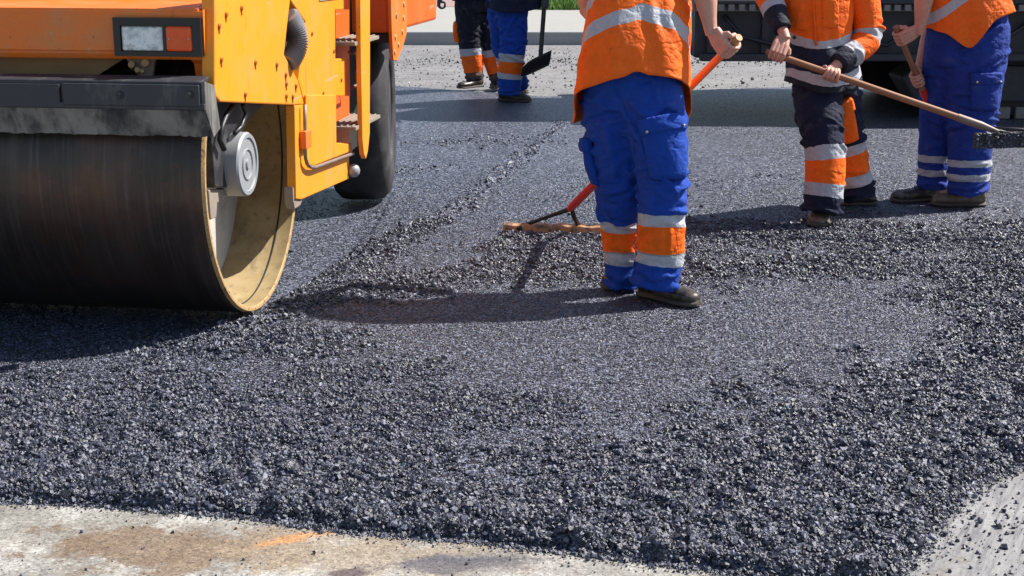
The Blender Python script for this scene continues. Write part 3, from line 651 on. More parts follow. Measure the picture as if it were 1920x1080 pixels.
fr.box((x0, yl + .026, z0), (x1, y1 - .001, z1))
unit = fr.build('headlight_unit', M['dark'], roller, bevel=0)
m = MB().box((l0.x + .001, yl + .006, l0.z + .001), (l1.x - .001, yl + .025, l1.z - .001)); lens = m.build('headlight', M['lens'], unit, bevel=.008)
m = MB().lathe([(0, .0), (.002, .006), (.006, .010)], ((l0.x + l1.x) / 2, yl + .004, (l0.z + l1.z) / 2), (0, 1, 0), 16, (0, 0, 1))
m = MB().box((i0.x + .001, yl - .006, i0.z + .001), (i1.x - .001, yl + .025, i1.z - .001)); m.build('indicator', M['amber'], unit, bevel=.008)
for x in (317, 354): MB().lathe([(0, .0035), (-.002, .003)], rfront(x, 73, yl - .006), (0, 1, 0), 8).build('lens_screw', M['snap'], unit)
# the twin unit on the other side
for o in [unit] + list(unit.children):
    c2 = o.copy(); C.objects.link(c2)
    if o is unit: u2 = c2; c2.location.x -= 1.42 - .0
    else: c2.parent = u2
# wiring stub below the lamp
m = MB()
for x, y, r in [(246, 121, .012), (272, 118, .014), (257, 131, .010), (266, 133, .008)]:
    m.tube([rfront(x, y, yf + .02), rfront(x + 3, y + 5, yf + .10)], r, 10)
m.build('hydraulic_fitting', M['rust'], roller, smooth=True, auto=40)
m = MB().prism([rfront(x, y, yf + .05) for x, y in [(236, 111), (290, 111), (284, 148), (268, 148)]], (0, .02, 0)); m.build('lamp_bracket', M['step'], roller, bevel=.002)
# dark under-tray behind the gap, seen to the right of the tan plate painted as sunlit drum top
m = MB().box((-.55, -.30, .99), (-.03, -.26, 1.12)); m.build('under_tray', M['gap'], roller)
# scraper: beam, bolted strip, hanging rubber sheet, end plate
ys_ = -.70
tz, bz = rfront(200, 152, ys_).z, rfront(200, 203, ys_).z
xe = rfront(377, 178, ys_).x
m = MB().prism([(-DW - .02, y, z) for y, z in [(ys_, bz), (ys_, tz), (ys_ + .012, tz + .004), (ys_ + .09, tz + .014), (ys_ + .09, tz - .004), (ys_ + .03, tz - .006), (ys_ + .03, bz)]], (xe + DW + .02, 0, 0))
sbm = m.build('scraper_beam', M['beam'], roller, bevel=.003)
a, b = fbox(118, 160, 372, 197, ys_ - .016, .0155)
m = MB().box(a, b); st = m.build('scraper_strip', M['beam'], sbm, bevel=.004)
a2, b2 = a, b
m = MB().box((-DW, a[1] + .004, a[2] + .004), (a[0] - .012, b[1], b[2] - .004)); m.build('scraper_strip', M['beam'], sbm, bevel=.004)
for x in (225, 355, -40, -170):
    p = rfront(x, 178, ys_ - .016)
    if x < 0: p.y += .004
    m = MB().lathe([(.001, .0155), (-.004, .0155), (-.005, .010), (-.012, .009), (-.012, 0)], p, (0, 1, 0), 14); m.build('scraper_bolt', M['black'], sbm)
a, b = fbox(-10, 195, 383, 201, ys_ - .012, .03); m = MB().box((-DW - .02, a[1], a[2]), b); m.build('scraper_lip', M['beam'], sbm, bevel=.004)
b0 = rfront(200, 252, -.635).z
# sheet with a ragged lower edge
N = 160; top = []; bot = []
for k in range(N + 1):
    x = -DW - .02 + (xe + .005 + DW + .02) * k / N
    top.append(Vector((x, ys_ + .004, bz + .004))); bot.append(Vector((x, -.640 + .001 * math.sin(k * .9), b0 + .002 * math.sin(k * .31) + random.uniform(-.002, .0025))))
v = top + bot + [p + Vector((0, .012, 0)) for p in top + bot]; f = []
n1_ = N + 1
for k in range(N):
    f += [(k, k+1, n1_+k+1, n1_+k), (2*n1_+k, 3*n1_+k, 3*n1_+k+1, 2*n1_+k+1), (n1_+k, n1_+k+1, 3*n1_+k+1, 3*n1_+k), (k, 2*n1_+k, 2*n1_+k+1, k+1)]
f += [(0, n1_, 3*n1_, 2*n1_), (N, 2*n1_+N, 3*n1_+N, n1_+N)]
mk('scraper_sheet', v, f, M['scraper'], sbm)
q = [rside(x, y, xe + .012) for x, y in [(383, 150), (403, 192), (400, 256), (381, 258)]]
a = Vector((xe + .004, ys_ + .002, tz + .002))
m = MB().prism([(xe + .001, ys_, tz + .004), (xe + .001, ys_ + .10, tz - .02), (xe + .001, -.56, b0 + .02), (xe + .001, -.632, b0 - .004), (xe + .001, ys_ - .004, bz)], (.014, 0, 0)); m.build('scraper_end', M['scraper'], sbm, bevel=.002)
for sx in (-.35, -1.3):
    m = MB().box((sx, ys_ + .02, tz - .05), (sx + .05, -.30, tz - .02)); m.build('scraper_arm', M['black'], sbm)
# rear frame, tyre, fender
TR = .52
def wheel(loc, rz):
    tyre = MB().lathe([(-.34, .30), (-.34, TR - .10), (-.325, TR - .045), (-.29, TR - .008), (-.24, TR), (-.10, TR), (-.05, TR - .008), (-.015, TR - .045), (0, TR - .10), (-.004, .30), (-.02, .285), (-.32, .285), (-.34, .30)], (0, 0, 0), (1, 0, 0), 72).build('tyre', M['rubber'], roller, smooth=True, auto=50)
    MB().lathe([(-.02, .286), (-.016, .27), (-.07, .25), (-.08, .12), (-.05, .11), (-.05, 0)], (0, 0, 0), (1, 0, 0), 48).build('wheel_rim', M['rubber'], tyre, smooth=True, auto=40)
    tyre.location = loc; tyre.rotation_euler = (0, 0, rz); return tyre
tp = rside(737, 250, .05); print('TYRE', tp)
TA = R(9.7)
wheel((-.035, 2.60, TR), TA); wheel((-1.33, 2.60 - .2, TR), TA)
fo = [(731, -90), (765, -90), (763, 62), (756, 88), (746, 114), (738, 113), (735, 60)]
m = MB().prism([rside(x, y, .125) for x, y in fo], (-.02, 0, 0)); fpl = m.build('fender_plate', M['orange'], roller, bevel=.004)
for x, y in [(757, 8), (756, 34), (754, 60), (747, 84), (743, 30), (741, 70), (740, 98)]:
    p = rside(x, y, .125); m = MB().lathe([(-.002, .016), (.006, .013)], p, (1, 0, 0), 10); m.build('fender_bolt', M['rust'], fpl)
fy = rside(734, 40, .1).y - .06
a, b = fbox(690, -120, 736, 62, fy, 1.1)
m = MB().box((a[0] - .25, fy, a[2]), (.102, fy + 1.3, b[2])); m.build('fender', M['red_orange'], roller, bevel=.02)
a, b = fbox(690, 63, 736, 80, fy + .03, .2); m = MB().box((-.2, fy + .04, a[2]), (.09, fy + .3, b[2])); m.build('fender_hanger', M['black'], roller)
# rear machine body and platform
m = MB().box((-1.40, .95, .50), (-.32, 3.3, 1.10)); m.build('chassis', M['gap'], roller, bevel=.02)
m = MB().box((-1.50, 2.0, 1.11), (-.15, 3.5, 1.75)); m.build('engine_hood', M['yellow'], roller, bevel=.06)

m = MB().prism([rfront(x, y, -.46) for x, y in [(-40, 108), (235, 108), (160, 156), (-40, 156)]], (0, .012, 0)); m.build('sunlit_drum_plate', M['sunlit_tan'], roller)  # added tan plate, its colour stands in for sun on the drum top

# ------------------------------------------------------------------ people
def remesh(mb, voxel, smooth=4, fac=0.5):
    me = bpy.data.meshes.new('tmp'); me.from_pydata([tuple(p) for p in mb.v], [], mb.f)
    bm = bmesh.new(); bm.from_mesh(me); bmesh.ops.recalc_face_normals(bm, faces=bm.faces); bm.to_mesh(me); bm.free()
    o = bpy.data.objects.new('tmp', me); C.objects.link(o)
    r = o.modifiers.new('r', 'REMESH'); r.mode = 'VOXEL'; r.voxel_size = voxel
    if smooth:
        s_ = o.modifiers.new('s', 'SMOOTH'); s_.factor = fac; s_.iterations = smooth
    dg = bpy.context.evaluated_depsgraph_get(); dg.update()
    m2 = bpy.data.meshes.new_from_object(o.evaluated_get(dg))
    bpy.data.objects.remove(o); bpy.data.meshes.remove(me)
    return m2
def co_no(me):
    n = len(me.vertices); v = np.empty(n * 3, np.float32); me.vertices.foreach_get('co', v)
    q = np.empty(n * 3, np.float32); me.vertices.foreach_get('normal', q)
    return v.reshape(-1, 3).astype(float), q.reshape(-1, 3).astype(float)
def finish(me, name, mat, parent, V=None, attrs=None, smooth=True):
    if V is not None: me.vertices.foreach_set('co', np.ascontiguousarray(V - np.array(parent.location)[None], np.float32).ravel())
    for an, av in (attrs or {}).items():
        at = me.attributes.new(an, 'FLOAT', 'POINT'); at.data.foreach_set('value', np.ascontiguousarray(av, np.float32))
    me.polygons.foreach_set('use_smooth', [smooth] * len(me.polygons)); me.materials.clear(); me.materials.append(mat); me.update()
    o = bpy.data.objects.new(name, me); C.objects.link(o); o.parent = parent; return o
def crom(P, n):                          # Catmull-Rom through rows of P
    P = np.array(P, float); k = len(P); ts = np.linspace(0, k - 1, n); out = []
    for tt in ts:
        i = min(int(tt), k - 2); u = tt - i
        p0, p1, p2, p3 = P[max(i-1, 0)], P[i], P[i+1], P[min(i+2, k-1)]
        out.append(0.5 * ((2*p1) + (-p0+p2)*u + (2*p0-5*p1+4*p2-p3)*u*u + (-p0+3*p1-3*p2+p3)*u**3))
    return np.array(out)
class Limb:                              # rows: centre (3), radius across, radius in depth
    def __init__(s, rows, n=40, U=(1, 0, 0)):
        q = crom([(*r[0], r[1], r[2]) for r in rows], n); s.c = q[:, :3]; s.ru = np.abs(q[:, 3]); s.rv = np.abs(q[:, 4]); s.n = n
        T = np.gradient(s.c, axis=0); T /= np.linalg.norm(T, axis=1)[:, None]; U = np.array(U, float)
        s.U = U[None] - (T @ U)[:, None] * T; s.U /= np.linalg.norm(s.U, axis=1)[:, None]; s.V = np.cross(T, s.U)
        s.len = np.concatenate([[0], np.cumsum(np.linalg.norm(np.diff(s.c, axis=0), axis=1))])
    def at(s, h, phi, off=0.0):          # h: metres along; phi: 0 = +U
        f = np.interp(h, s.len, np.arange(s.n)); i = int(min(f, s.n - 2)); u = f - i
        L = lambda A: A[i] * (1 - u) + A[i + 1] * u
        return L(s.c) + L(s.U) * math.cos(phi) * (L(s.ru) + off) + L(s.V) * math.sin(phi) * (L(s.rv) + off)
    def add(s, mb, k=20):
        v = []; f = []
        for i in range(s.n):
            for j in range(k):
                a = 2 * math.pi * j / k; v.append(s.c[i] + s.U[i] * math.cos(a) * s.ru[i] + s.V[i] * math.sin(a) * s.rv[i])
        for i in range(s.n - 1):
            for j in range(k): f.append((i*k+j, i*k+(j+1) % k, (i+1)*k+(j+1) % k, (i+1)*k+j))
        f += [tuple(range(k))[::-1], tuple(range((s.n-1)*k, s.n*k))]; mb.add(v, f)
    def near(s, P):
        d = np.full(len(P), 1e9); h = np.zeros(len(P))
        for i in range(s.n - 1):
            a, b = s.c[i], s.c[i+1]; ab = b - a; L = np.linalg.norm(ab); tt = (P - a) @ ab / (L * L)
            lo = -5 if i == 0 else 0; tt = np.clip(tt, lo, 1); q = a + tt[:, None] * ab; dd = np.linalg.norm(P - q, axis=1)
            k = dd < d; d[k] = dd[k]; h[k] = s.len[i] + tt[k] * L
        return d, h
def fold(V, N, pts, width, amp):         # a ridge (or crease) of cloth along a polyline
    d = np.full(len(V), 1e9); al = np.zeros(len(V)); n = len(pts)
    c = np.mean(pts, 0); rad = max(np.linalg.norm(np.array(p) - c) for p in pts) + width * 3
    idx = np.where(np.linalg.norm(V - c, axis=1) < rad)[0]
    if len(idx) == 0: return V
    P = V[idx]; dd = np.full(len(P), 1e9); aa = np.zeros(len(P))
    for i in range(n - 1):
        a, b = np.array(pts[i]), np.array(pts[i+1]); ab = b - a; tt = np.clip((P - a) @ ab / (ab @ ab + 1e-12), 0, 1); q = a + tt[:, None] * ab
        e = np.linalg.norm(P - q, axis=1); k = e < dd; dd[k] = e[k]; aa[k] = (i + tt[k]) / (n - 1)
    prof = np.exp(-(dd / width) ** 2) - 0.45 * np.exp(-((dd - width * 1.7) / width) ** 2)
    V = V.copy(); V[idx] += N[idx] * (amp * prof * np.sin(np.pi * np.clip(aa, 0.02, .98)) ** 0.6)[:, None]
    return V
def limb_folds(V, N, limb, seed, spots):
    r = random.Random(seed)
    for (h, n, spread, amp, slope) in spots:
        for _ in range(n):
            h0 = h + r.uniform(-spread, spread); p0 = r.uniform(0, 6.28); dp = r.uniform(.8, 1.9); sl = r.uniform(-slope, slope)
            pts = [limb.at(max(0.0, h0 + sl * k / 5), p0 + dp * k / 5) for k in range(6)]
            V = fold(V, N, pts, r.uniform(.008, .019), amp * 1.6 * r.uniform(.5, 1.4) * r.choice((1, 1, -.8)))
    return V
def trousers(parent, legs, pelvis, mat, voxel=.009, seed=1, folds=True):
    mb = MB()
    for l in legs: l.add(mb)
    if pelvis is not None: pelvis.add(mb, 24)
    me = remesh(mb, voxel, 3); V, N = co_no(me)
    D = [l.near(V) for l in legs]; h = np.where(D[0][0] < D[1][0], D[0][1], D[1][1]); L = legs[0].len[-1]
    wr = snoise(V * np.array([1, 1, .55]), 26, seed) * .0022 + snoise(V, 60, seed + 3) * .0008
    V = V + N * wr[:, None]
    if folds:
        for i, l in enumerate(legs):
            V = limb_folds(V, N, l, seed * 10 + i, [(.04, 9, .035, .009, .05), (.13, 4, .05, .005, .05), (.22, 4, .06, .005, .08), (.42, 14, .10, .009, .10), (.60, 11, .10, .008, .18), (.78, 11, .08, .010, .14)])
    return finish(me, 'trousers', mat, parent, V, {'h': h})
def patch(name, parent, limb, h0, h1, p0, p1, mat, off=.012, bulge=.02, seed=0, n=16, droop=0.0):
    # a pocket: a puffed panel whose edges meet the leg
    v = []; f = []; r = random.Random(seed)
    for i in range(n + 1):
        for j in range(n + 1):
            u, w_ = i / n, j / n; ed = min(u, 1 - u, w_, 1 - w_) * 2
            o_ = (off if 0 < i < n and 0 < j < n else -.01) + bulge * (math.sin(math.pi * w_) ** .6) * (math.sin(math.pi * min(1, (u * .75 + (0 if droop == 0 else .12)))) ** .7) + .003 * math.sin(9 * w_ + 7 * u + seed) * ed
            hh = h1 + (h0 - h1) * u
            v.append(limb.at(hh, p0 + (p1 - p0) * w_, o_))
    for i in range(n):
        for j in range(n): f.append((i*(n+1)+j, i*(n+1)+j+1, (i+1)*(n+1)+j+1, (i+1)*(n+1)+j))
    me_o = mk(name, v, f, mat, parent, smooth=True, world=True)
    sm = me_o.modifiers.new('solid', 'SOLIDIFY'); sm.thickness = .004; sm.offset = -1
    return me_o
class Torso:                             # rows: centre, half-width, half-depth (bottom to top)
    def __init__(s, rows, n=60, U=(1, 0, 0)): s.l = Limb(rows, n, U)
def garment(name, parent, limb, mat, hem, top=None, k=96, rows=70, flare=.0, seed=0, thick=.004, fold_n=20, sleeves=(), foldamp=.007):
    # open-bottomed shell round the torso; hem(phi) = height along the torso where the cloth ends
    v = []; V_ = []; PH = []; f = []; top = top or limb.len[-1]
    for i in range(rows + 1):
        for j in range(k):
            phi = 2 * math.pi * j / k; h0 = hem(phi); hh = h0 + (top - h0) * i / rows
            fl = flare * math.exp(-(hh - h0) / .10)
            if hh < 0:
                p = limb.at(0, phi, fl); T = (limb.c[1] - limb.c[0]); T = T / np.linalg.norm(T); p = p + T * hh
            else: p = limb.at(hh, phi, fl)
            v.append(p); V_.append(hh - h0); PH.append(phi)
    for i in range(rows):
        for j in range(k): f.append((i*k+j, i*k+(j+1) % k, (i+1)*k+(j+1) % k, (i+1)*k+j))
    P = np.array(v); c = np.array([limb.at(max(0, V_[q] + hem(PH[q])), 0) * .5 + limb.at(max(0, V_[q] + hem(PH[q])), math.pi) * .5 for q in range(len(v))])
    N = P - c; N /= np.linalg.norm(N, axis=1)[:, None]; P0 = P.copy()
    hv = np.array(V_); ph = np.array(PH)
    P = P + N * (np.sin(ph * 7 + seed) * .5 + np.sin(ph * 4 + 1 + seed * 2) * .7 + np.sin(ph * 12 + hv * 6) * .3)[:, None] * (.010 * np.exp(-hv / .22) + .002)[:, None]
    P = P + N * (snoise(P0 * np.array([1, 1, .4]), 22, seed) * .0030 + snoise(P0, 60, seed + 2) * .0010)[:, None]
    r = random.Random(seed + 5)
    for _ in range(fold_n):
        p0 = r.uniform(0, 6.28); h0 = r.uniform(0.02, .45); dp = r.uniform(-.7, .7); dh = r.uniform(.05, .25)
        pts = [limb.at(max(0, h0 + hem(p0) + dh * q / 5), p0 + dp * q / 5) for q in range(6)]
        P = fold(P, N, pts, r.uniform(.010, .022), foldamp * r.uniform(.5, 1.2) * r.choice((1, 1, -1)))
    me = bpy.data.meshes.new(name); me.from_pydata([tuple(p) for p in P], [], f)
    o = finish(me, name, mat, parent, P, {'h': hv, 'ang': ph})
    sm = o.modifiers.new('solid', 'SOLIDIFY'); sm.thickness = thick; sm.offset = 0
    return o
def shoe(parent, heel, toe, mat, name='boot', w=.052, zs=0.0, hc=.085):
    heel = Vector(heel); toe = Vector(toe); d = toe - heel; L = d.length; d.normalize(); s = Vector((-d.y, d.x, 0)).normalized(); up = d.cross(s); up = -up if up.z < 0 else up
    def ring(u, hw, h, z0, k=16):
        r = []
        for j in range(k):
            a = 2 * math.pi * j / k; cx, sx = math.cos(a), math.sin(a)
            x = hw * math.copysign(abs(cx) ** .75, cx); z = z0 + h * (.5 + .5 * math.copysign(abs(sx) ** .8, sx))
            if sx > 0: x *= 1 - .35 * sx
            r.append(heel + d * (L * u) + s * x + up * z)
        return r
    def loftit(spec):
        mb = MB(); k = 16; v = []; f = []
        for a in spec: v += ring(*a, k)
        for i in range(len(spec) - 1):
            for j in range(k): f.append((i*k+j, i*k+(j+1) % k, (i+1)*k+(j+1) % k, (i+1)*k+j))
        f += [tuple(range(k))[::-1], tuple(range((len(spec)-1)*k, len(spec)*k))]; return mb.add(v, f)
    b = loftit([(-.02, w*.45, hc*.7, .02), (0, w*.72, hc, .018), (.12, w*.82, hc+.02, .018), (.28, w*.82, hc+.025, .018), (.42, w*.84, hc*.92, .018), (.58, w*.96, hc*.70, .018), (.75, w*1.0, .058, .018), (.88, w*.92, .054, .018), (.96, w*.70, .044, .018), (1.0, w*.35, .03, .020)])
    if hc > .05: b.tube([heel + d*(L*.2) + up*.06, heel + d*(L*.18) + up*(hc+.06)], [w*.75, w*.8], 14)
    me = remesh(b, .006, 5); V, N = co_no(me); V = V + N * (snoise(V, 55, 3) * .0012)[:, None]
    o = finish(me, name, mat, parent, V)
    sl = loftit([(-.035, w*.5, .026, 0), (-.01, w*.82, .028, 0), (.12, w*.92, .028, 0), (.30, w*.86, .028, 0), (.5, w*.92, .026, 0), (.72, w*1.1, .026, 0), (.88, w*1.02, .027, .001), (.98, w*.78, .027, .004), (1.02, w*.35, .024, .008)])
    so_ = mk('sole', [p - o.parent.location for p in sl.v], sl.f, M['sole'], None, smooth=True, auto=50); so_.parent = o
    lc = MB()
    for u in (.36, .44, .52):
        p = heel + d * (L * u) + up * (.018 + hc * (1.06 if u < .4 else (.92 if u < .5 else .80))); lc.tube([p - s * w * .42 - up*.012, p + up*.003, p + s * w * .42 - up*.012], .0035, 6)
    lo_ = mk('lace', [p - o.parent.location for p in lc.v], lc.f, M['dark'], None, smooth=True); lo_.parent = o
    return o
def hand_mb(grip, A, elbow, side, r=.018, spread=.021, s=1.0):
    # a fist closed round a bar: grip point, bar direction A (towards the thumb), elbow, side: a hint towards the back of the hand
    grip = Vector(grip); A = Vector(A).normalized(); E = Vector(elbow)
    T = (grip - E); T = (T - A * T.dot(A)).normalized(); Rr = A.cross(T)
    if Rr.dot(Vector(side)) < 0: Rr = -Rr
    mb = MB(); rp = r + .012 * s
    pc = grip + Rr * rp
    def P(a, rho, th): return grip + A * a + (Rr * math.cos(th) + T * math.sin(th)) * rho
    # palm slab
    v = []
    for (tq, hw, th) in [(-.085, .030, .019), (-.06, .036, .020), (-.03, .042, .019), (.0, .043, .017), (.022, .041, .014)]:
        v.append((tq * s, hw * s, th * s))
    for (a0) in (-.030, -.010, .010, .030):
        mb.tube([grip + Rr * (rp + .002) + T * (-.085*s) + A * (a0 * .65 * s), grip + Rr * (rp + .004) + T * (-.045*s) + A * (a0 * .9 * s), grip + Rr * (rp + .002) + T * (.012*s) + A * (a0 * s)], [.017*s, .017*s, .0135*s], 10)
    for k, a0 in enumerate((-.0345, -.0115, .0115, .034)):      # little finger .. index
        fr = (.0078, .0086, .0089, .0085)[k] * s; end = (3.6, 4.0, 4.1, 3.8)[k]
        rho = r + fr * .9; pts = [P(a0 * s, rp + .002, .35)] ; n = 9
        for q in range(n + 1):
            th = .7 + (end - .7) * q / n; pts.append(P(a0 * s * (1 - .02 * q), rho + .004 * (1 - q / n), th))
        mb.tube(pts, [fr * 1.12] * 4 + [fr * 1.02] * 4 + [fr * .95, fr * .92, fr * .8][:len(pts) - 8], 10)
    # thumb from the index side of the palm
    b = grip + Rr * (rp) + T * (-.050*s) + A * (.026 * s)
    mb.tube([b, b + A * .024*s + T * .012*s - Rr * .012*s, P(.055*s, r + .010, -.9), P(.050*s, r + .010, -1.9), P(.044*s, r + .010, -2.6)], [.0145*s, .0125*s, .0115*s, .0105*s, .0085*s], 10)
    wrist = grip + Rr * (rp + .006) - T * (.105 * s)
    return mb, wrist
def arm_hand(grip, A, elbow, side, r=.018, fat=1.0, s=1.0, voxel=.0027):
    mb, wr = hand_mb(grip, A, elbow, side, r, s=s); E = Vector(elbow); d = (E - wr)
    k = fat
    mb.tube([wr - d.normalized() * .03, wr, wr + d * .18, wr + d * .5, wr + d * .78, E], [.024*s, .027*k, .031*k, .043*k, .050*k, .047*k], 18)
    return remesh(mb, voxel, 3), wr
def body_mesh(parent, spine, head_c, hair=True, arms=(), legs=(), extra=(), face=(0, -1)):
    # spine rows as for Limb; arms: list of (shoulder, elbow, wrist or None); one mesh, hands joined to it
    mb = MB(); Limb(spine, 30).add(mb, 20)
    hc = Vector(head_c); fx = Vector((face[0], face[1], 0)).normalized(); sx = Vector((-fx.y, fx.x, 0))
    top = Vector(spine[-1][0])
    mb.tube([top - Vector((0, 0, .03)), hc - Vector((0, 0, .05))], [.065, .058], 14)
    mb.ell(hc, (.078, .095, .115), 20, 12).ell(hc + fx * .03 - Vector((0, 0, .065)), (.055, .058, .05), 14, 8)
    mb.tube([hc + fx * .085 + Vector((0, 0, .015)), hc + fx * .115 - Vector((0, 0, .03))], [.010, .016], 10)
    mb.tube([hc + fx * .09 - Vector((0, 0, .062)) - sx * .022, hc + fx * .098 - Vector((0, 0, .062)), hc + fx * .09 - Vector((0, 0, .062)) + sx * .022], .008, 8)
    for q in (-1, 1):
        mb.ell(hc + sx * .08 * q - Vector((0, 0, .01)), (.018, .02, .032), 10, 6); mb.tube([hc + fx * .082 + sx * .018 * q + Vector((0, 0, .035)), hc + fx * .072 + sx * .055 * q + Vector((0, 0, .03))], .009, 8)
    for a in arms:
        S, E, Wp = [Vector(q) if q is not None else None for q in a[:3]]
        mb.tube([S, S.lerp(E, .5), E], [.058, .052, .046], 14)
        if Wp is not None: mb.tube([E, E.lerp(Wp, .35), Wp], [.047, .046, .028], 14)
    for l in legs: mb.tube(l, [.085, .075, .055, .05, .04][:len(l)], 14)
    me = remesh(mb, .011, 4); V, _ = co_no(me); V = [V]; Fs = []
    fv = np.empty(len(me.loops), np.int32); me.loops.foreach_get('vertex_index', fv)
    faces = [tuple(p.vertices) for p in me.polygons]; base = len(V[0])
    for h in extra:
        v2, _ = co_no(h); faces += [tuple(i + base for i in p.vertices) for p in h.polygons]; base += len(v2); V.append(v2)
    V = np.concatenate(V) - np.array(parent.location)[None]
    m2 = bpy.data.meshes.new('body'); m2.from_pydata(V.tolist(), [], faces); m2.polygons.foreach_set('use_smooth', [True] * len(faces)); m2.materials.append(M['skin'])
    o = bpy.data.objects.new('body', m2); C.objects.link(o); o.parent = parent
    hm = MB().ell(hc - fx * .014 + Vector((0, 0, .03)), (.086, .100, .106), 20, 12)
    hme = remesh(hm, .010, 3); hV, hN = co_no(hme); hV = hV + hN * (snoise(hV, 90, 2) * .002)[:, None]
    finish(hme, 'hair', M['hair'], parent, hV)
    for q in (-1, 1):
        e = MB().ell(hc + fx * .082 + sx * .034 * q + Vector((0, 0, .012)), (.011, .011, .009), 10, 6); e.build('eye', M['snap'], parent, smooth=True, world=True)
    return o
def sleeve(name, parent, rows, mat, seed=0, voxel=.009, folds=8, amp=.007):
    l = Limb(rows, 30, (0, 1, 0.2)); mb = MB(); l.add(mb); me = remesh(mb, voxel, 4); V, N = co_no(me); _, h = l.near(V)
    V = V + N * (snoise(V, 30, seed) * .0025)[:, None]
    V = limb_folds(V, N, l, seed, [(l.len[-1] * .5, folds, l.len[-1] * .4, amp, .03)])
    return finish(me, name, mat, parent, V, {'h': h})
def rod(mb, a, b, r, n=16, taper=1.0): mb.tube([a, Vector(a).lerp(Vector(b), .5), b], [r, r * (1 + taper) / 2, r * taper], n)

def ang_for(l, h, px):                   # angle round the limb whose surface shows at pixel column px (side towards the camera)
    best = None
    for a in np.linspace(0, 2 * math.pi, 181):
        p = l.at(h, a); q = l.at(h, a + math.pi)
        if p[1] <= q[1] + .03:
            x, _ = to_px(np.array([p])); e = abs(x[0] - px)
            if best is None or e < best[0]: best = (e, a)
    return best[1]
def unwrap(a, b):
    while b - a > math.pi: b -= 2 * math.pi
    while b - a < -math.pi: b += 2 * math.pi
    return a, b
def h_for(l, py):
    _, y = to_px(l.c); return float(np.interp(py, y[::-1], l.len[::-1]))
# --- fabrics in use
M['tr_rake'] = fabric('blue_trousers_orange_bands', BLUE, [(.102, .105, (.15, .15, .17)), (.105, .152, SILVER), (.152, .158, (.3, .3, .3)), (.158, .262, HIVIS), (.262, .312, SILVER)], dust=.12)
M['tr_blue_back'] = fabric('blue_trousers_short_bands', BLUE, [(.15, .20, SILVER), (.20, .31, HIVIS), (.31, .38, SILVER)], dust=.15)
M['tr_two'] = fabric('blue_trousers_silver_stripes', (0.014, 0.042, 0.27), [(.075, .115, SILVER), (.155, .195, SILVER)], dust=.2)
M['tr_navy'] = fabric('navy_trousers_orange_bands', NAVY, [(.085, .150, SILVER), (.150, .285, HIVIS), (.285, .345, SILVER)], dust=.2)
M['tr_navy_back'] = fabric('navy_trousers_worn_bands', (.013, .016, .028), [(.02, .05, (.05, .05, .05)), (.05, .09, (.12, .07, .05)), (.09, .26, HIVIS), (.26, .33, SILVER)], dust=.4)
M['vest'] = fabric('hi_vis_vest', HIVIS, [(.165, .222, SILVER), (.318, .375, SILVER)], rough=.7)
M['blue_plain'] = fabric('blue_cloth', BLUE)
M['blue_dull'] = fabric('dull_blue_cloth', (0.014, 0.042, 0.27), dust=.2)
M['orange_cloth'] = fabric('orange_cloth', HIVIS, rough=.75)
M['navy_cloth'] = fabric('navy_cloth', NAVY, dust=.15)

# === worker with the rake, seen from behind
PA = empty('person', G(1215, 560))
tag(PA, 'worker seen from behind in sleeveless orange vest and blue trousers, pulling the rake', 'worker', 'road workers laying the asphalt')
w_ = 1 / 458
legR = Limb([(W(1226, 538, 5.78), .103, .085), (W(1236, 485, 5.78), .104, .088), (W(1239, 430, 5.78), .103, .090), (W(1243, 345, 5.80), .104, .105), (W(1238, 290, 5.82), .118, .115), (W(1226, 230, 5.86), .138, .13), (W(1215, 175, 5.90), .145, .135), (W(1205, 120, 5.95), .14, .125)], 60)
legL = Limb([(W(1168, 536, 6.0), .072, .08), (W(1170, 485, 6.0), .088, .085), (W(1168, 430, 6.0), .094, .088), (W(1163, 345, 5.95), .103, .105), (W(1156, 290, 5.95), .116, .115), (W(1150, 230, 5.95), .125, .125), (W(1152, 175, 5.96), .136, .13), (W(1165, 120, 5.97), .14, .125)], 60)
pel = Limb([(W(1190, 205, 5.92), .15, .12), (W(1188, 165, 5.92), .202, .135), (W(1187, 120, 5.93), .20, .135), (W(1187, 60, 5.95), .18, .12)], 20)
trA = trousers(PA, [legR, legL], pel, M['tr_rake'], .0085, 3)
me = trA.data; V, N = co_no(me); V = V + np.array(PA.location)[None]
def onleg(l, py, px): hh = h_for(l, py); return l.at(hh, ang_for(l, hh, px))
for l, path, wd, am in [(legR, [(205, 1165), (235, 1185), (268, 1200), (300, 1205)], .016, .012), (legR, [(180, 1170), (215, 1200), (240, 1225)], .014, .010), (legR, [(345, 1195), (352, 1230), (345, 1270), (336, 1286)], .013, .012), (legR, [(368, 1200), (360, 1240), (372, 1282)], .012, .009),
        (legR, [(300, 1180), (330, 1190), (365, 1192), (390, 1190)], .014, -.012), (legL, [(210, 1120), (250, 1140), (300, 1150), (340, 1155)], .016, .010), (legL, [(335, 1120), (345, 1145), (340, 1175)], .013, .011), (legL, [(362, 1118), (368, 1145), (360, 1172)], .012, -.009),
        (legR, [(505, 1185), (512, 1215), (506, 1250), (512, 1276)], .010, .011), (legR, [(522, 1190), (528, 1225), (520, 1270)], .009, -.009), (legL, [(508, 1140), (516, 1160), (510, 1185)], .010, .010), (legR, [(412, 1248), (440, 1250), (470, 1246)], .010, -.007), (legR, [(150, 1215), (180, 1228), (215, 1236)], .012, .009)]:
    V = fold(V, N, [onleg(l, py, px) for py, px in path], wd, am)
me.vertices.foreach_set('co', np.ascontiguousarray(V - np.array(PA.location)[None], np.float32).ravel()); me.update()
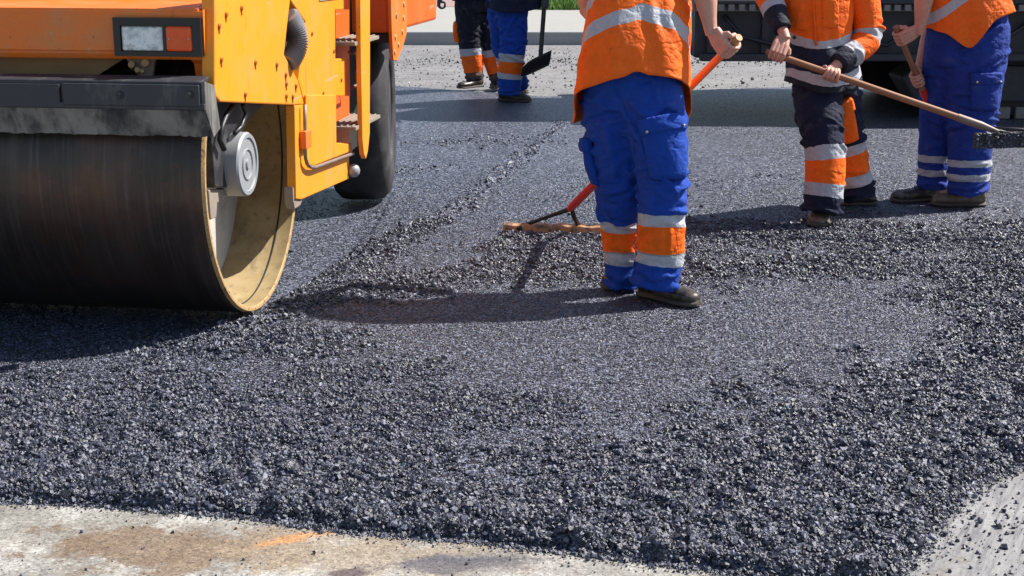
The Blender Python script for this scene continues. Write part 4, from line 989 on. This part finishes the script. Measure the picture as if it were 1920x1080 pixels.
# cargo pocket on the thigh that faces the sun: flap, bag, snaps
def cargo(parent, l, x0, x1, y0, yf_, y1, mat, seed=0, snap=True, off=.011, bulge=.016, flapmat=None):
    hm = h_for(l, (y0 + y1) / 2); p0, p1 = unwrap(ang_for(l, hm, x0), ang_for(l, hm, x1))
    bag = patch('pocket', parent, l, h_for(l, y1), h_for(l, y0 + 8), p0, p1, mat, off, bulge, seed, droop=1)
    fl = patch('pocket_flap', parent, l, h_for(l, yf_), h_for(l, y0), p0 - .02 * np.sign(p1 - p0), p1 + .02 * np.sign(p1 - p0), flapmat or mat, off + .013, .012, seed + 1, n=12)
    if snap:
        for q in (.2, .8):
            hh = h_for(l, yf_ - 6); a = p0 + (p1 - p0) * q; p = Vector(l.at(hh, a, off + .030)); c_ = Vector(l.at(hh, a + math.pi)); nn = (p - c_); nn.z = 0
            MB().lathe([(-.014, .006), (.001, .006), (.003, .004)], p, nn, 10).build('snap', M['snap'], parent, world=True)
sm_ = MB()
for l, path in [(legR, [(285, 1188), (340, 1194), (400, 1194), (470, 1191), (530, 1184)]), (legR, [(140, 1160), (175, 1163), (205, 1172), (240, 1186), (285, 1188)])]:
    pts = [onleg(l, py, px) for py, px in path]; c3 = crom([tuple(p) for p in pts], 24)
    tree_i = [int(np.argmin(((V - p[None]) ** 2).sum(1))) for p in c3]
    sm_.tube([Vector(V[i_]) + Vector(N[i_]) * .0004 for i_ in tree_i], .0024, 6)
sm_.build('seam', M['blue_plain'], PA, smooth=True, world=True)
cargo(PA, legR, 1208, 1284, 228, 262, 338, M['blue_plain'], 4)
cargo(PA, legL, 1093, 1112, 250, 275, 340, M['blue_plain'], 6, snap=False)
shoe(PA, G(1205, 556, 0) + Vector((0, .02, 0)), G(1308, 577, 0), M['leather'])
shoe(PA, G(1195, 552, 0) + Vector((0, .14, 0)), G(1146, 552, 0) + Vector((-.03, .08, 0)), M['leather'])
# vest: hem lifted at the centre of the back, front corners hanging low
torA = Limb([(W(1184, 190, 5.92), .235, .19), (W(1186, 140, 5.92), .232, .187), (W(1190, 90, 5.93), .225, .178), (W(1196, 40, 5.96), .218, .165), (W(1198, 0, 6.0), .212, .16), (Vector((.545, 6.07, 1.35)), .215, .155), (Vector((.555, 6.13, 1.46)), .20, .13), (Vector((.56, 6.16, 1.53)), .11, .09)], 70)
def hemA(phi):
    s_ = math.sin(phi); c_ = math.cos(phi)          # V = T x U: find which way is the back
    back = 1 if torA.V[5][1] < 0 else -1
    b = s_ * back                                    # +1 at the back centre
    h = .045 + .072 * max(0, b) ** 1.2
    if b < .25: h -= .12 * (min(1, (.25 - b) / .5))
    h += .012 * math.exp(-((b - 1) / .01) ** 2) - .03 * max(0, -c_) + .02 * max(0, c_) * max(0, b)
    return h
garment('vest', PA, torA, M['vest'], hemA, seed=2, flare=.012, fold_n=34, foldamp=.013)
TOP_A = W(1386, 70, 5.80); BOT_A = Vector(W(1068, 392, 7.02))
axA = (TOP_A - BOT_A).normalized(); gripA = TOP_A - axA * .075
shR = Vector((.73, 6.13, 1.45)); elR = Vector(W(1318, -38, 5.90)); shL = Vector((.37, 6.15, 1.45)); elL = Vector((.33, 6.38, 1.20)); gripL = BOT_A.lerp(TOP_A, .70)
hR, wR = arm_hand(gripA, axA, elR, (.35, -1, .35), .0165, 1.02)
hL, wL = arm_hand(gripL, axA, elL, (-1, -.3, .3), .0165, 1.0, voxel=.005)
body_mesh(PA, [(W(1190, 190, 5.93), .15, .12), (W(1195, 40, 5.95), .16, .12), (Vector((.545, 6.07, 1.35)), .175, .12), (Vector((.555, 6.13, 1.46)), .17, .10), (Vector((.56, 6.16, 1.52)), .08, .07)],
          (.57, 6.22, 1.65), arms=[(shR, elR, None), (shL, elL, None)], extra=[hR, hL], face=(-.2, 1))
# --- his rake
RK = empty('asphalt_rake', G(1060, 452)); tag(RK, 'wide asphalt rake with rusty board and orange handle, dragged by the sleeveless worker', 'rake')
MB().tube([TOP_A + axA * .0, TOP_A - axA * .14], [.0155, .0165], 16).build('grip_end', M['pale_wood'], RK, smooth=True, world=True, auto=50)
tj = BOT_A.lerp(TOP_A, .20)
MB().tube([TOP_A - axA * .139, tj], .0168, 16).build('handle', M['orange_handle'], RK, smooth=True, world=True, auto=50)
MB().tube([tj, BOT_A + axA * .03, BOT_A], [.021, .021, .016], 16).build('socket', M['red_handle'], RK, smooth=True, world=True, auto=50)
ya = 7.22; b0 = Vector(W(944, 446, ya)); b1 = Vector(W(1236, 438, 7.10)); zt_ = .04
m = MB(); nseg = 26; dirb = (b1 - b0); dirb.z = 0; L = dirb.length; dirb.normalize(); nb = Vector((-dirb.y, dirb.x, 0))
v = []; f = []
for i in range(nseg + 1):
    p = Vector((b0.x, b0.y, 0)) + dirb * (L * i / nseg); e = .003 * math.sin(i * 2.1) + random.uniform(-.003, .003)
    for (o_, z) in [(-.018, .002), (-.006, .050 + e), (.034, .058 + e), (.044, .004)]: v.append(p + nb * o_ + Vector((0, 0, z)))
for i in range(nseg):
    for j in range(4): f.append((i*4+j, i*4+(j+1) % 4, (i+1)*4+(j+1) % 4, (i+1)*4+j))
f += [(0, 1, 2, 3), (nseg*4+3, nseg*4+2, nseg*4+1, nseg*4)]
mk('rake_board', v, f, M['rake_board'], RK, world=True, bevel=.004)
e1 = Vector((W(985, 436, 7.2).x, 7.235, .046)); e2 = Vector((W(1086, 430, 7.18).x, 7.20, .046))
MB().tube([BOT_A, BOT_A.lerp(e1, .5), e1, e1 - Vector((.035, .05, .012))], [.013, .009, .010, .012], 10).build('brace', M['dark'], RK, smooth=True, world=True)
MB().tube([BOT_A + axA * .02, BOT_A.lerp(e2, .5), e2, e2 - Vector((0, .02, .01))], .0125, 10).build('brace', M['dark'], RK, smooth=True, world=True)

n = 1500; u_ = rng.random(n); wd_ = np.abs(rng.normal(0, .05, n)); Pq = np.column_stack([b0.x + (b1.x - b0.x) * u_ + rng.normal(0, .01, n), b0.y + (b1.y - b0.y) * u_ - .035 - wd_, .004 + rng.random(n) * .024 * np.exp(-(wd_ / .07) ** 2)])
tag(stones('asphalt_windrow', Pq, np.clip(logn(.0125, .3, n), .006, .024), M['stone']), 'low ridge of loose asphalt pushed up along the rake board', 'asphalt', kind='stuff')

# === worker in the orange and navy jacket with the shovel
PB = empty('person', G(1545, 405))
tag(PB, 'worker in orange and navy jacket carrying a long tar caked rake across his front', 'worker', 'road workers laying the asphalt')
q = 1 / 350
lf = Limb([(W(1538, 398, 7.42), .100, .10), (W(1545, 350, 7.44), .108, .108), (W(1548, 310, 7.46), .108, .108), (W(1545, 268, 7.48), .110, .11), (W(1537, 215, 7.55), .122, .12), (W(1532, 160, 7.64), .130, .12), (W(1535, 110, 7.70), .13, .11)], 60)
lb = Limb([(W(1610, 372, 7.86), .095, .105), (W(1600, 330, 7.86), .100, .105), (W(1592, 290, 7.85), .105, .105), (W(1583, 245, 7.82), .112, .11), (W(1574, 200, 7.78), .12, .12), (W(1562, 150, 7.72), .13, .13), (W(1556, 110, 7.70), .135, .13)], 60)
pb = Limb([(W(1545, 175, 7.68), .15, .13), (W(1545, 130, 7.68), .18, .14), (W(1543, 80, 7.68), .18, .14)], 16)
trousers(PB, [lf, lb], pb, M['tr_navy'], .009, 5)
cargo(PB, lb, 1572, 1603, 168, 190, 256, M['orange_cloth'], 9, snap=False, off=.014, bulge=.012)
shoe(PB, G(1538, 397, 0) , G(1533, 428, 0), M['tan_leather'], w=.058)
shoe(PB, G(1590, 388, 0) + Vector((-.03, .05, 0)), G(1642, 384, 0), M['leather'])
# jacket skirt in navy, chest in orange with a drooping reflective band
torB = Limb([(W(1545, 178, 7.66), .190, .185), (W(1543, 130, 7.66), .182, .175), (W(1537, 85, 7.67), .170, .158), (W(1534, 40, 7.66), .175, .155), (W(1532, 0, 7.66), .185, .155), (W(1530, -50, 7.68), .195, .15), (W(1530, -100, 7.70), .19, .13), (W(1530, -130, 7.72), .11, .10)], 60)
bk = -1 if torB.V[5][1] < 0 else 1
def hemB(phi): return .07 - .04 * max(0, -bk * math.sin(phi)) ** 2 - .02 * math.cos(phi)
M['jacket'] = fabric('orange_navy_jacket', NAVY, [(.0, .035, (.012, .014, .028)), (.035, .085, SILVER), (.225, .285, SILVER), (.285, .999, HIVIS)], rough=.75, dust=.1)
gj = garment('jacket', PB, torB, M['jacket'], hemB, seed=7, flare=.01, fold_n=34, foldamp=.010)
me = gj.data; n = len(me.vertices); hv = np.empty(n, np.float32); me.attributes['h'].data.foreach_get('value', hv); an = np.empty(n, np.float32); me.attributes['ang'].data.foreach_get('value', an)
fr = np.clip(-np.sin(an) * bk * -1, -1, 1); hv = hv + .035 * np.clip(np.sin(an) * -bk * -1, 0, 1) ** 3 * 0
me.attributes['h'].data.foreach_set('value', hv)
for px_, py_ in [(1491, 22), (1546, 29), (1490, 58)]:
    hh = h_for(torB, py_); a = ang_for(torB, hh, px_); p = Vector(torB.at(hh, a, .006)); c_ = Vector(torB.at(hh, a + math.pi)); nn = p - c_; nn.z = 0
    MB().lathe([(-.006, .009), (.004, .009), (.006, .006)], p, nn, 10).build('stud', M['dark'], PB, world=True)
hs = np.linspace(h_for(torB, 75), h_for(torB, -60), 8); a = ang_for(torB, hs[0], 1530)
MB().tube([torB.at(x, a, .007) for x in hs], .006, 6).build('zip', M['orange_cloth'], PB, smooth=True, world=True)
for x_ in (1497, 1556):
    p0, p1 = unwrap(ang_for(torB, h_for(torB, 20), x_ - 15), ang_for(torB, h_for(torB, 20), x_ + 15)); patch('chest_pocket', PB, torB, h_for(torB, 48), h_for(torB, -10), p0, p1, M['orange_cloth'], .008, .010, 4, droop=1)
SH0 = Vector(W(1450, 101, 7.42)); SH1 = Vector(W(1862, 243, 7.16)); axB = (SH1 - SH0).normalized()
gB1 = SH0 + axB * .02; gB2 = SH0 + axB * ((W(1560, 140, 7.35) - SH0).dot(axB))
elB1 = Vector(W(1436, -25, 7.66)); elB2 = Vector(W(1628, 72, 7.62))
hB1, wB1 = arm_hand(gB1, axB, elB1, (-.5, -1, .2), .0165, 1.0)
hB2, wB2 = arm_hand(gB2, -axB, elB2, (.2, -.6, -1), .0165, 1.0)
body_mesh(PB, [(W(1543, 170, 7.68), .12, .10), (W(1534, 40, 7.67), .13, .10), (W(1530, -50, 7.68), .15, .11), (W(1530, -95, 7.70), .15, .09), (W(1530, -120, 7.72), .07, .07)],
          Vector(W(1528, -178, 7.68)), arms=[], extra=[hB1, hB2], face=(-.3, -1))
M['sleeve'] = fabric('orange_navy_sleeve', NAVY, [(.0, .115, (.014, .016, .032)), (.115, .165, SILVER), (.165, .999, HIVIS)], rough=.75, dust=.1)
M['sleeve2'] = fabric('orange_navy_sleeve_two_bands', NAVY, [(.0, .085, (.014, .016, .032)), (.085, .150, SILVER), (.150, .26, HIVIS), (.26, .315, SILVER), (.315, .999, HIVIS)], rough=.75, dust=.1)
v1 = (elB1 - wB1).normalized(); v2 = (elB2 - wB2).normalized()
sleeve('sleeve', PB, [(wB1 + v1 * .035, .052, .052), (wB1 + v1 * .10, .060, .060), (elB1, .072, .072), (Vector(W(1462, -85, 7.70)), .085, .085), (Vector(W(1490, -100, 7.70)), .08, .08)], M['sleeve'], 3)
sleeve('sleeve', PB, [(wB2 + v2 * .03, .052, .052), (wB2 + v2 * .09, .062, .062), (elB2 + Vector((-.01, 0, -.01)), .075, .075), (Vector(W(1622, 10, 7.66)), .082, .082), (Vector(W(1600, -75, 7.70)), .09, .09), (Vector(W(1580, -95, 7.70)), .08, .08)], M['sleeve2'], 4, folds=14)
# white belt loop that hangs below the jacket front
pts = [W(x, y, 7.50 - .02 * math.sin((x - 1480) / 25)) for x, y in [(1482, 132), (1495, 146), (1515, 154), (1535, 152), (1550, 148)]]
# --- his shovel
SV = empty('asphalt_rake', SH1 - Vector((0, 0, .04))); tag(SV, 'wooden handled rake with tar caked head, carried by the worker in the navy jacket', 'rake')
s1 = SH0.lerp(SH1, .86)
MB().tube([SH0 - axB * .04, SH0, s1], [.0145, .0165, .0175], 16).build('handle', M['wood'], SV, smooth=True, world=True, auto=50)
MB().tube([s1 - axB * .02, s1 + axB * .10, SH1 + axB * .03], [.0205, .020, .008], 16).build('socket', M['pipe'], SV, smooth=True, world=True, auto=50)
k0 = Vector(W(1826, 262, 7.14)); kd = Vector((1, .10, .012)).normalized(); kn = Vector((-.10, 1, 0)).normalized(); v = []; f = []; nk = 24
for i in range(nk + 1):
    p = k0 + kd * (.62 * i / nk); e = .004 * math.sin(i * 1.9)
    for o_, z in [(-.014, -.045), (-.012, .030 + e), (.012, .034 + e), (.016, -.043)]: v.append(p + kn * o_ + Vector((0, 0, z)))
for i in range(nk):
    for j in range(4): f.append((i*4+j, i*4+(j+1) % 4, (i+1)*4+(j+1) % 4, (i+1)*4+j))
f += [(0, 1, 2, 3), (nk*4+3, nk*4+2, nk*4+1, nk*4)]
mk('rake_board', v, f, M['black'], SV, world=True, bevel=.003)
for u_, z_ in ((.16, .034), (.46, .036)):
    p = k0 + kd * u_ + Vector((0, 0, z_)); MB().tube([SH1 - axB * .02, SH1.lerp(p, .5), p, p - Vector((0, .0, .02))], [.011, .009, .009, .009], 10).build('brace', M['black'], SV, smooth=True, world=True)
n = 1100; uu = rng.random(n); Pq = np.array(k0)[None] + np.array(kd)[None] * (.62 * uu)[:, None] + np.array(kn)[None] * np.where(rng.random(n) < .7, -.016, rng.uniform(-.016, .016, n))[:, None]; Pq[:, 2] += rng.uniform(-.045, .036, n)
ck = stones('caked_asphalt', Pq - np.array(SV.location)[None], np.clip(logn(.0105, .35, n), .005, .02), M['stone']); ck.parent = SV; ck['kind'] = 'stuff'

# === worker at the right in vest and blue trousers with two silver stripes
PC = empty('person', G(1790, 388))
tag(PC, 'worker in orange vest and blue trousers with two thin silver stripes, no orange bands', 'worker', 'road workers laying the asphalt')
ln = Limb([(W(1815, 362, 7.98), .115, .11), (W(1817, 320, 7.98), .118, .11), (W(1820, 260, 7.99), .128, .12), (W(1824, 210, 8.0), .145, .13), (W(1826, 150, 8.02), .165, .14), (W(1828, 90, 8.03), .185, .15), (W(1828, 50, 8.04), .19, .15)], 60)
lr = Limb([(W(1750, 352, 8.17), .088, .10), (W(1752, 310, 8.17), .094, .10), (W(1757, 250, 8.17), .105, .105), (W(1764, 190, 8.15), .118, .12), (W(1775, 130, 8.12), .14, .13), (W(1790, 70, 8.10), .16, .14), (W(1800, 45, 8.08), .16, .14)], 60)
pc = Limb([(W(1812, 120, 8.06), .20, .16), (W(1814, 60, 8.06), .225, .17), (W(1812, 10, 8.07), .20, .16)], 16)
trousers(PC, [ln, lr], pc, M['tr_two'], .009, 9)
cargo(PC, ln, 1817, 1872, 134, 160, 208, M['blue_dull'], 12)
shoe(PC, G(1840, 386, 0) + Vector((.01, .0, 0)), G(1748, 386, 0), M['tan_leather'], w=.056)
shoe(PC, G(1752, 377, 0) + Vector((.02, .02, 0)), G(1672, 380, 0) + Vector((0, .0, 0)), M['leather'], w=.054)
torC = Limb([(W(1816, 92, 8.06), .225, .185), (W(1812, 40, 8.06), .235, .19), (W(1800, -10, 8.05), .225, .18), (W(1785, -60, 8.02), .215, .17), (W(1768, -115, 7.98), .20, .15), (W(1760, -140, 7.96), .12, .10)], 60)
bk2 = 1 if torC.V[5][1] < 0 else -1
def hemC(phi):
    c_, s_ = math.cos(phi), math.sin(phi) * bk2
    d = phi if phi < math.pi else phi - 2 * math.pi
    fc = math.exp(-((c_ + .22) / .42) ** 2) * (1 if s_ > 0 else .3)
    return .175 - .02 * c_ - .155 * fc
M['vest_c'] = fabric('hi_vis_vest_diagonal', HIVIS, None, rough=.7)
vc = garment('vest', PC, torC, M['vest_c'], hemC, seed=11, flare=.015, fold_n=18)
me = vc.data; n = len(me.vertices); V = np.empty(n * 3, np.float32); me.vertices.foreach_get('co', V); V = V.reshape(-1, 3) + np.array(PC.location)[None]
# a diagonal strap band across the back panel
a1, a2 = np.array(W(1738, 50, 7.87)), np.array(W(1815, -8, 7.85)); dd = (a2 - a1); nr = np.array([-dd[2], 0, dd[0]]); nr /= np.linalg.norm(nr)
diag = (V - a1[None]) @ nr; diag[V[:, 1] > 8.06] = 9
at = me.attributes.new('diag', 'FLOAT', 'POINT'); at.data.foreach_set('value', diag.astype(np.float32))
me.materials.clear(); me.materials.append(fabric('hi_vis_vest_diagonal_band', HIVIS, None, rough=.7, bands2=[('diag', -.026, .026, SILVER)]))
TC0 = Vector(W(1683, 58, 7.95)); TC1 = Vector(W(1738, 186, 8.10)); axC = (TC1 - TC0).normalized(); gC1 = TC0 + axC * .04; gC2 = TC0.lerp(TC1, .70)
elC1 = Vector(W(1735, -22, 7.90)); elC2 = Vector(W(1752, 40, 8.28))
hC1, wC1 = arm_hand(gC1, -axC, elC1, (-.3, -1, .8), .0165, 1.05)
hC2, wC2 = arm_hand(gC2, -axC, elC2, (-1, -.5, 0), .0165, 1.0)
body_mesh(PC, [(W(1812, 60, 8.06), .15, .12), (W(1800, -10, 8.05), .16, .12), (W(1785, -60, 8.02), .17, .12), (W(1770, -105, 7.98), .15, .10), (W(1762, -130, 7.96), .08, .07)],
          Vector(W(1740, -178, 7.92)), arms=[(W(1775, -105, 7.88), elC1, None), (W(1765, -100, 8.12), elC2, None)], extra=[hC1, hC2], face=(-1, -.15))
SC = empty('asphalt_rake', G(1822, 386) + Vector((0, .22, 0))); tag(SC, 'short tool with wooden handle and red socket gripped by the worker in silver striped trousers', 'rake')
gT = Vector(G(1824, 384)) + Vector((0, .30, .05))
MB().tube([TC0 - axC * .03, TC1], .0165, 14).build('handle', M['wood'], SC, smooth=True, world=True, auto=50)
MB().tube([TC1 - axC * .07, gT.lerp(TC1, .3), gT], [.021, .020, .018], 14).build('socket', M['red_handle'], SC, smooth=True, world=True, auto=50)
MB().box((gT.x - .16, gT.y - .02, .004), (gT.x + .16, gT.y + .02, .06)).build('rake_board', M['rake_board'], SC, world=True, bevel=.004)

# === two workers further back
PD = empty('person', G(885, 168)); tag(PD, 'worker far back in dark navy trousers with worn orange bands and grey gloves', 'worker', 'road workers laying the asphalt')
d0, d1 = 14.45, 14.55
l1 = Limb([(W(890, 152, d0), .085, .09), (W(886, 120, d0), .105, .10), (W(883, 95, d0), .115, .11), (W(880, 50, d0), .13, .12), (W(880, 10, d0), .15, .13), (W(885, -20, d0), .16, .14)], 50)
l2 = Limb([(W(935, 152, d1), .085, .09), (W(926, 120, d1), .10, .10), (W(920, 95, d1), .105, .11), (W(912, 50, d1), .12, .12), (W(905, 10, d1), .14, .13), (W(900, -20, d1), .15, .14)], 50)
trousers(PD, [l1, l2], Limb([(W(892, 20, d0), .18, .15), (W(891, -20, d0), .22, .16), (W(890, -45, d0), .19, .15)], 14), M['tr_navy_back'], .012, 14)
patch('pocket', PD, l1, h_for(l1, 78), h_for(l1, 38), math.pi - .5, math.pi + .5, M['orange_cloth'], .014, .03, 3)
shoe(PD, G(902, 163, 0) + Vector((0, .02, 0)), G(860, 167, 0), M['leather'], w=.055)
shoe(PD, G(935, 163, 0) + Vector((0, .1, 0)), G(925, 168, 0), M['leather'], w=.055)
tD = Limb([(W(892, 0, d0), .235, .17), (W(890, -60, d0), .235, .16), (W(888, -120, d0), .24, .15), (W(888, -140, d0), .12, .1)], 40)
garment('jacket', PD, tD, M['navy_cloth'], lambda p: .0, seed=21, fold_n=10)
elD = Vector(W(835, -55, d0 - .1)); gD = Vector(W(829, 10, d0 - .2))
hD, wD = arm_hand(gD, (.2, -1, .1), elD, (-1, .2, .3), .020, 1.1, voxel=.006)
V, N = co_no(hD); body_mesh(PD, [(W(892, -10, d0), .15, .12), (W(888, -80, d0), .16, .11), (W(888, -125, d0), .15, .09), (W(888, -145, d0), .07, .07)], Vector(W(886, -178, d0)), arms=[(W(862, -115, d0), W(840, -60, d0 - .05), None), (W(915, -115, d0), W(935, -60, d0), W(930, -10, d0 - .1))], face=(-.4, -1))
finish(hD, 'glove', M['glove'], PD, V)
sleeve('sleeve', PD, [(wD + (elD - wD).normalized() * .03, .055, .055), (elD, .07, .07), (Vector(W(862, -112, d0)), .085, .085)], M['navy_cloth'], 31, .014, 4)

PE = empty('person', G(955, 190)); tag(PE, 'worker far back in bright blue trousers with one orange band, walking with a black shovel', 'worker', 'road workers laying the asphalt')
e0 = 13.35
l1 = Limb([(W(955, 178, e0), .105, .105), (W(957, 145, e0), .115, .11), (W(960, 110, e0), .118, .115), (W(963, 60, e0), .13, .125), (W(958, 15, e0), .155, .14), (W(955, -20, e0), .165, .15)], 50)
l2 = Limb([(W(976, 165, e0 + .35), .08, .09), (W(970, 140, e0 + .3), .085, .10), (W(950, 105, e0 + .25), .11, .115), (W(942, 55, e0 + .18), .125, .125), (W(942, 10, e0 + .1), .14, .14), (W(945, -20, e0 + .05), .15, .14)], 50)
trousers(PE, [l1, l2], Limb([(W(953, 25, e0), .17, .15), (W(955, -15, e0), .21, .16), (W(956, -45, e0), .19, .15)], 14), M['tr_blue_back'], .012, 17)
shoe(PE, G(938, 189, 0) + Vector((0, .03, 0)), G(994, 192, 0), M['leather'], w=.058)
shoe(PE, G(972, 172, 0), G(984, 176, 0) + Vector((0, -.05, 0)), M['tan_leather'], w=.055)
tE = Limb([(W(962, 18, e0), .23, .18), (W(962, -40, e0), .235, .17), (W(960, -115, e0), .24, .15), (W(960, -138, e0), .12, .1)], 40)
garment('jacket', PE, tE, M['navy_cloth'], lambda p: .02 * math.cos(p * 2), seed=23, fold_n=10, flare=.02)
T0 = Vector(W(1022, -10, e0 - .1)); T1 = Vector(W(1013, 112, e0 - .12)); axE = (T1 - T0).normalized(); gE = T0 + axE * .08
elE = Vector(W(1012, -75, e0 + .05)); hE, wE = arm_hand(gE, -axE, elE, (1, -.3, 0), .018, 1.1, voxel=.006)
V, N = co_no(hE)
body_mesh(PE, [(W(960, -10, e0), .15, .12), (W(960, -80, e0), .16, .11), (W(960, -120, e0), .15, .09), (W(960, -140, e0), .07, .07)], Vector(W(962, -175, e0)), arms=[(W(990, -110, e0), elE, None), (W(930, -110, e0), W(915, -60, e0 + .1), W(925, -15, e0 - .1))], face=(1, -.2))
finish(hE, 'glove', M['glove'], PE, V)
sleeve('sleeve', PE, [(wE + (elE - wE).normalized() * .02, .055, .055), (elE, .07, .07), (Vector(W(985, -110, e0)), .085, .085)], M['navy_cloth'], 33, .014, 4)
SE = empty('shovel', G(1012, 190)); tag(SE, 'black shovel hanging blade down beside the far worker in blue trousers', 'shovel')
MB().tube([T0, T1], .021, 12).build('handle', M['black'], SE, smooth=True, world=True, auto=50)
v = []; f = []; nu, nv = 10, 8; o0 = T1 + Vector((.09, 0, -.02)); bd = Vector((-.86, -.25, -.38)).normalized(); bs = Vector((.10, -.72, .62)).normalized()
for i in range(nu + 1):
    u = i / nu; hw = .13 * (1 - max(0, u - .6) ** 2 * 3.2) * .92
    for j in range(nv + 1):
        t_ = j / nv * 2 - 1; v.append(o0 + bd * (.30 * u) + bs * (hw * t_) + Vector((0, 0, .035 * t_ * t_)))
for i in range(nu):
    for j in range(nv): f.append((i*(nv+1)+j, i*(nv+1)+j+1, (i+1)*(nv+1)+j+1, (i+1)*(nv+1)+j))
bl = mk('blade', v, f, M['black'], SE, smooth=True, world=True); sm = bl.modifiers.new('solid', 'SOLIDIFY'); sm.thickness = .005

# ------------------------------------------------------------------ dark paver standing across the road behind the workers
PV = empty('asphalt_paver', (4.6, 13.2, 0)); tag(PV, 'large dark asphalt paver with ribbed hopper side standing behind the workers', 'paver')
M['pv'] = simple('paver_steel', (0.028, 0.029, 0.034), 0.6, 0, 0.4, 9, 0.15, dirt=((0.08, 0.08, 0.085), .5, .75, .5))
M['pv2'] = simple('dusty_paver_steel', (0.20, 0.19, 0.175), 0.75, 0, 0.35, 20, 0.3)
def PB_(name, a, b, mat, bevel=.01, par=PV):
    return MB().box(a, b).build(name, mat, par, world=True, bevel=bevel)
y0 = 12.0
hop = MB().prism([(1.52, y0, .52), (9.5, y0, .52), (9.5, y0, 1.9), (4.4, y0, 1.9), (3.1, y0, 1.35), (1.52, y0, 1.20)], (0, 2.7, 0)).build('hopper', M['pv'], PV, world=True, bevel=.02)
PB_('side_rail', (1.50, y0 - .12, .965), (9.5, y0 - .002, 1.0), M['pv'])
tr = MB()
for k in range(90): tr.box((1.52 + k * .085, y0 - .14, .915), (1.52 + k * .085 + .048, y0 - .05, .962))
tr.build('toothed_strip', M['pv2'], PV, world=True)
PB_('strip_backing', (1.50, y0 - .05, .905), (9.5, y0 - .004, .963), M['pv2'], .004)
for k in range(14): PB_('hopper_rib', (1.62 + k * .45, y0 - .05, .56), (1.68 + k * .45, y0 - .003, .90), M['pv'], .006, PV)
PB_('lower_rail', (1.56, y0 - .10, .50), (9.5, y0 - .004, .56), M['pv'], .01)
# crawler tracks
for yy in (12.15, 14.0):
    sec = [(3.3, .34), (3.45, .12), (3.7, .012), (8.6, .012), (8.9, .12), (9.0, .34), (8.8, .50), (3.5, .50)]
    tk = MB().prism([(x, yy, z) for x, z in sec], (0, .45, 0)).build('crawler_track', M['pv'], PV, world=True, bevel=.02)
PB_('bogie_skirt', (3.6, 12.05, .15), (8.7, 12.14, .45), M['pv'], .01)
PB_('front_roller_beam', (1.40, 12.4, .35), (1.52, 14.3, .62), M['pv'])
ramp = MB().prism([(4.5, 12.3, 1.91), (9.5, 12.3, 1.91), (9.5, 12.3, 2.9), (5.4, 12.3, 2.7), (4.6, 12.3, 2.3)], (0, 2.1, 0)).build('engine_deck', M['pv'], PV, world=True, bevel=.03)
for yy in (12.45, 14.25): MB().tube([(3.4, yy, 1.5), (3.2, yy, 3.0)], .035, 10).build('roof_post', M['pv'], PV, world=True, smooth=True)
rf = MB().prism([(1.35, 13.0, 3.05), (2.1, 12.75, 3.05), (7.0, 12.7, 3.05), (7.0, 14.6, 3.05), (2.6, 14.6, 3.05)], (0, 0, .1)).build('shadow_roof', M['pv'], PV, world=True, bevel=.02)  # unseen canopy, pointed in plan to stretch and taper the cast shadow
for k in range(6):
    MB().tube([(1.75 + k * .9, y0 - .06, .88), (1.9 + k * .9, y0 - .09, .70), (2.2 + k * .9, y0 - .09, .63), (2.5 + k * .9, y0 - .06, .84)], .018, 8).build('hydraulic_hose', M['dark'], PV, smooth=True, world=True)
for k in range(26): PB_('track_pad', (3.72 + k * .188, 12.10, .0), (3.86 + k * .188, 12.149, .10), M['pv2'], .006)
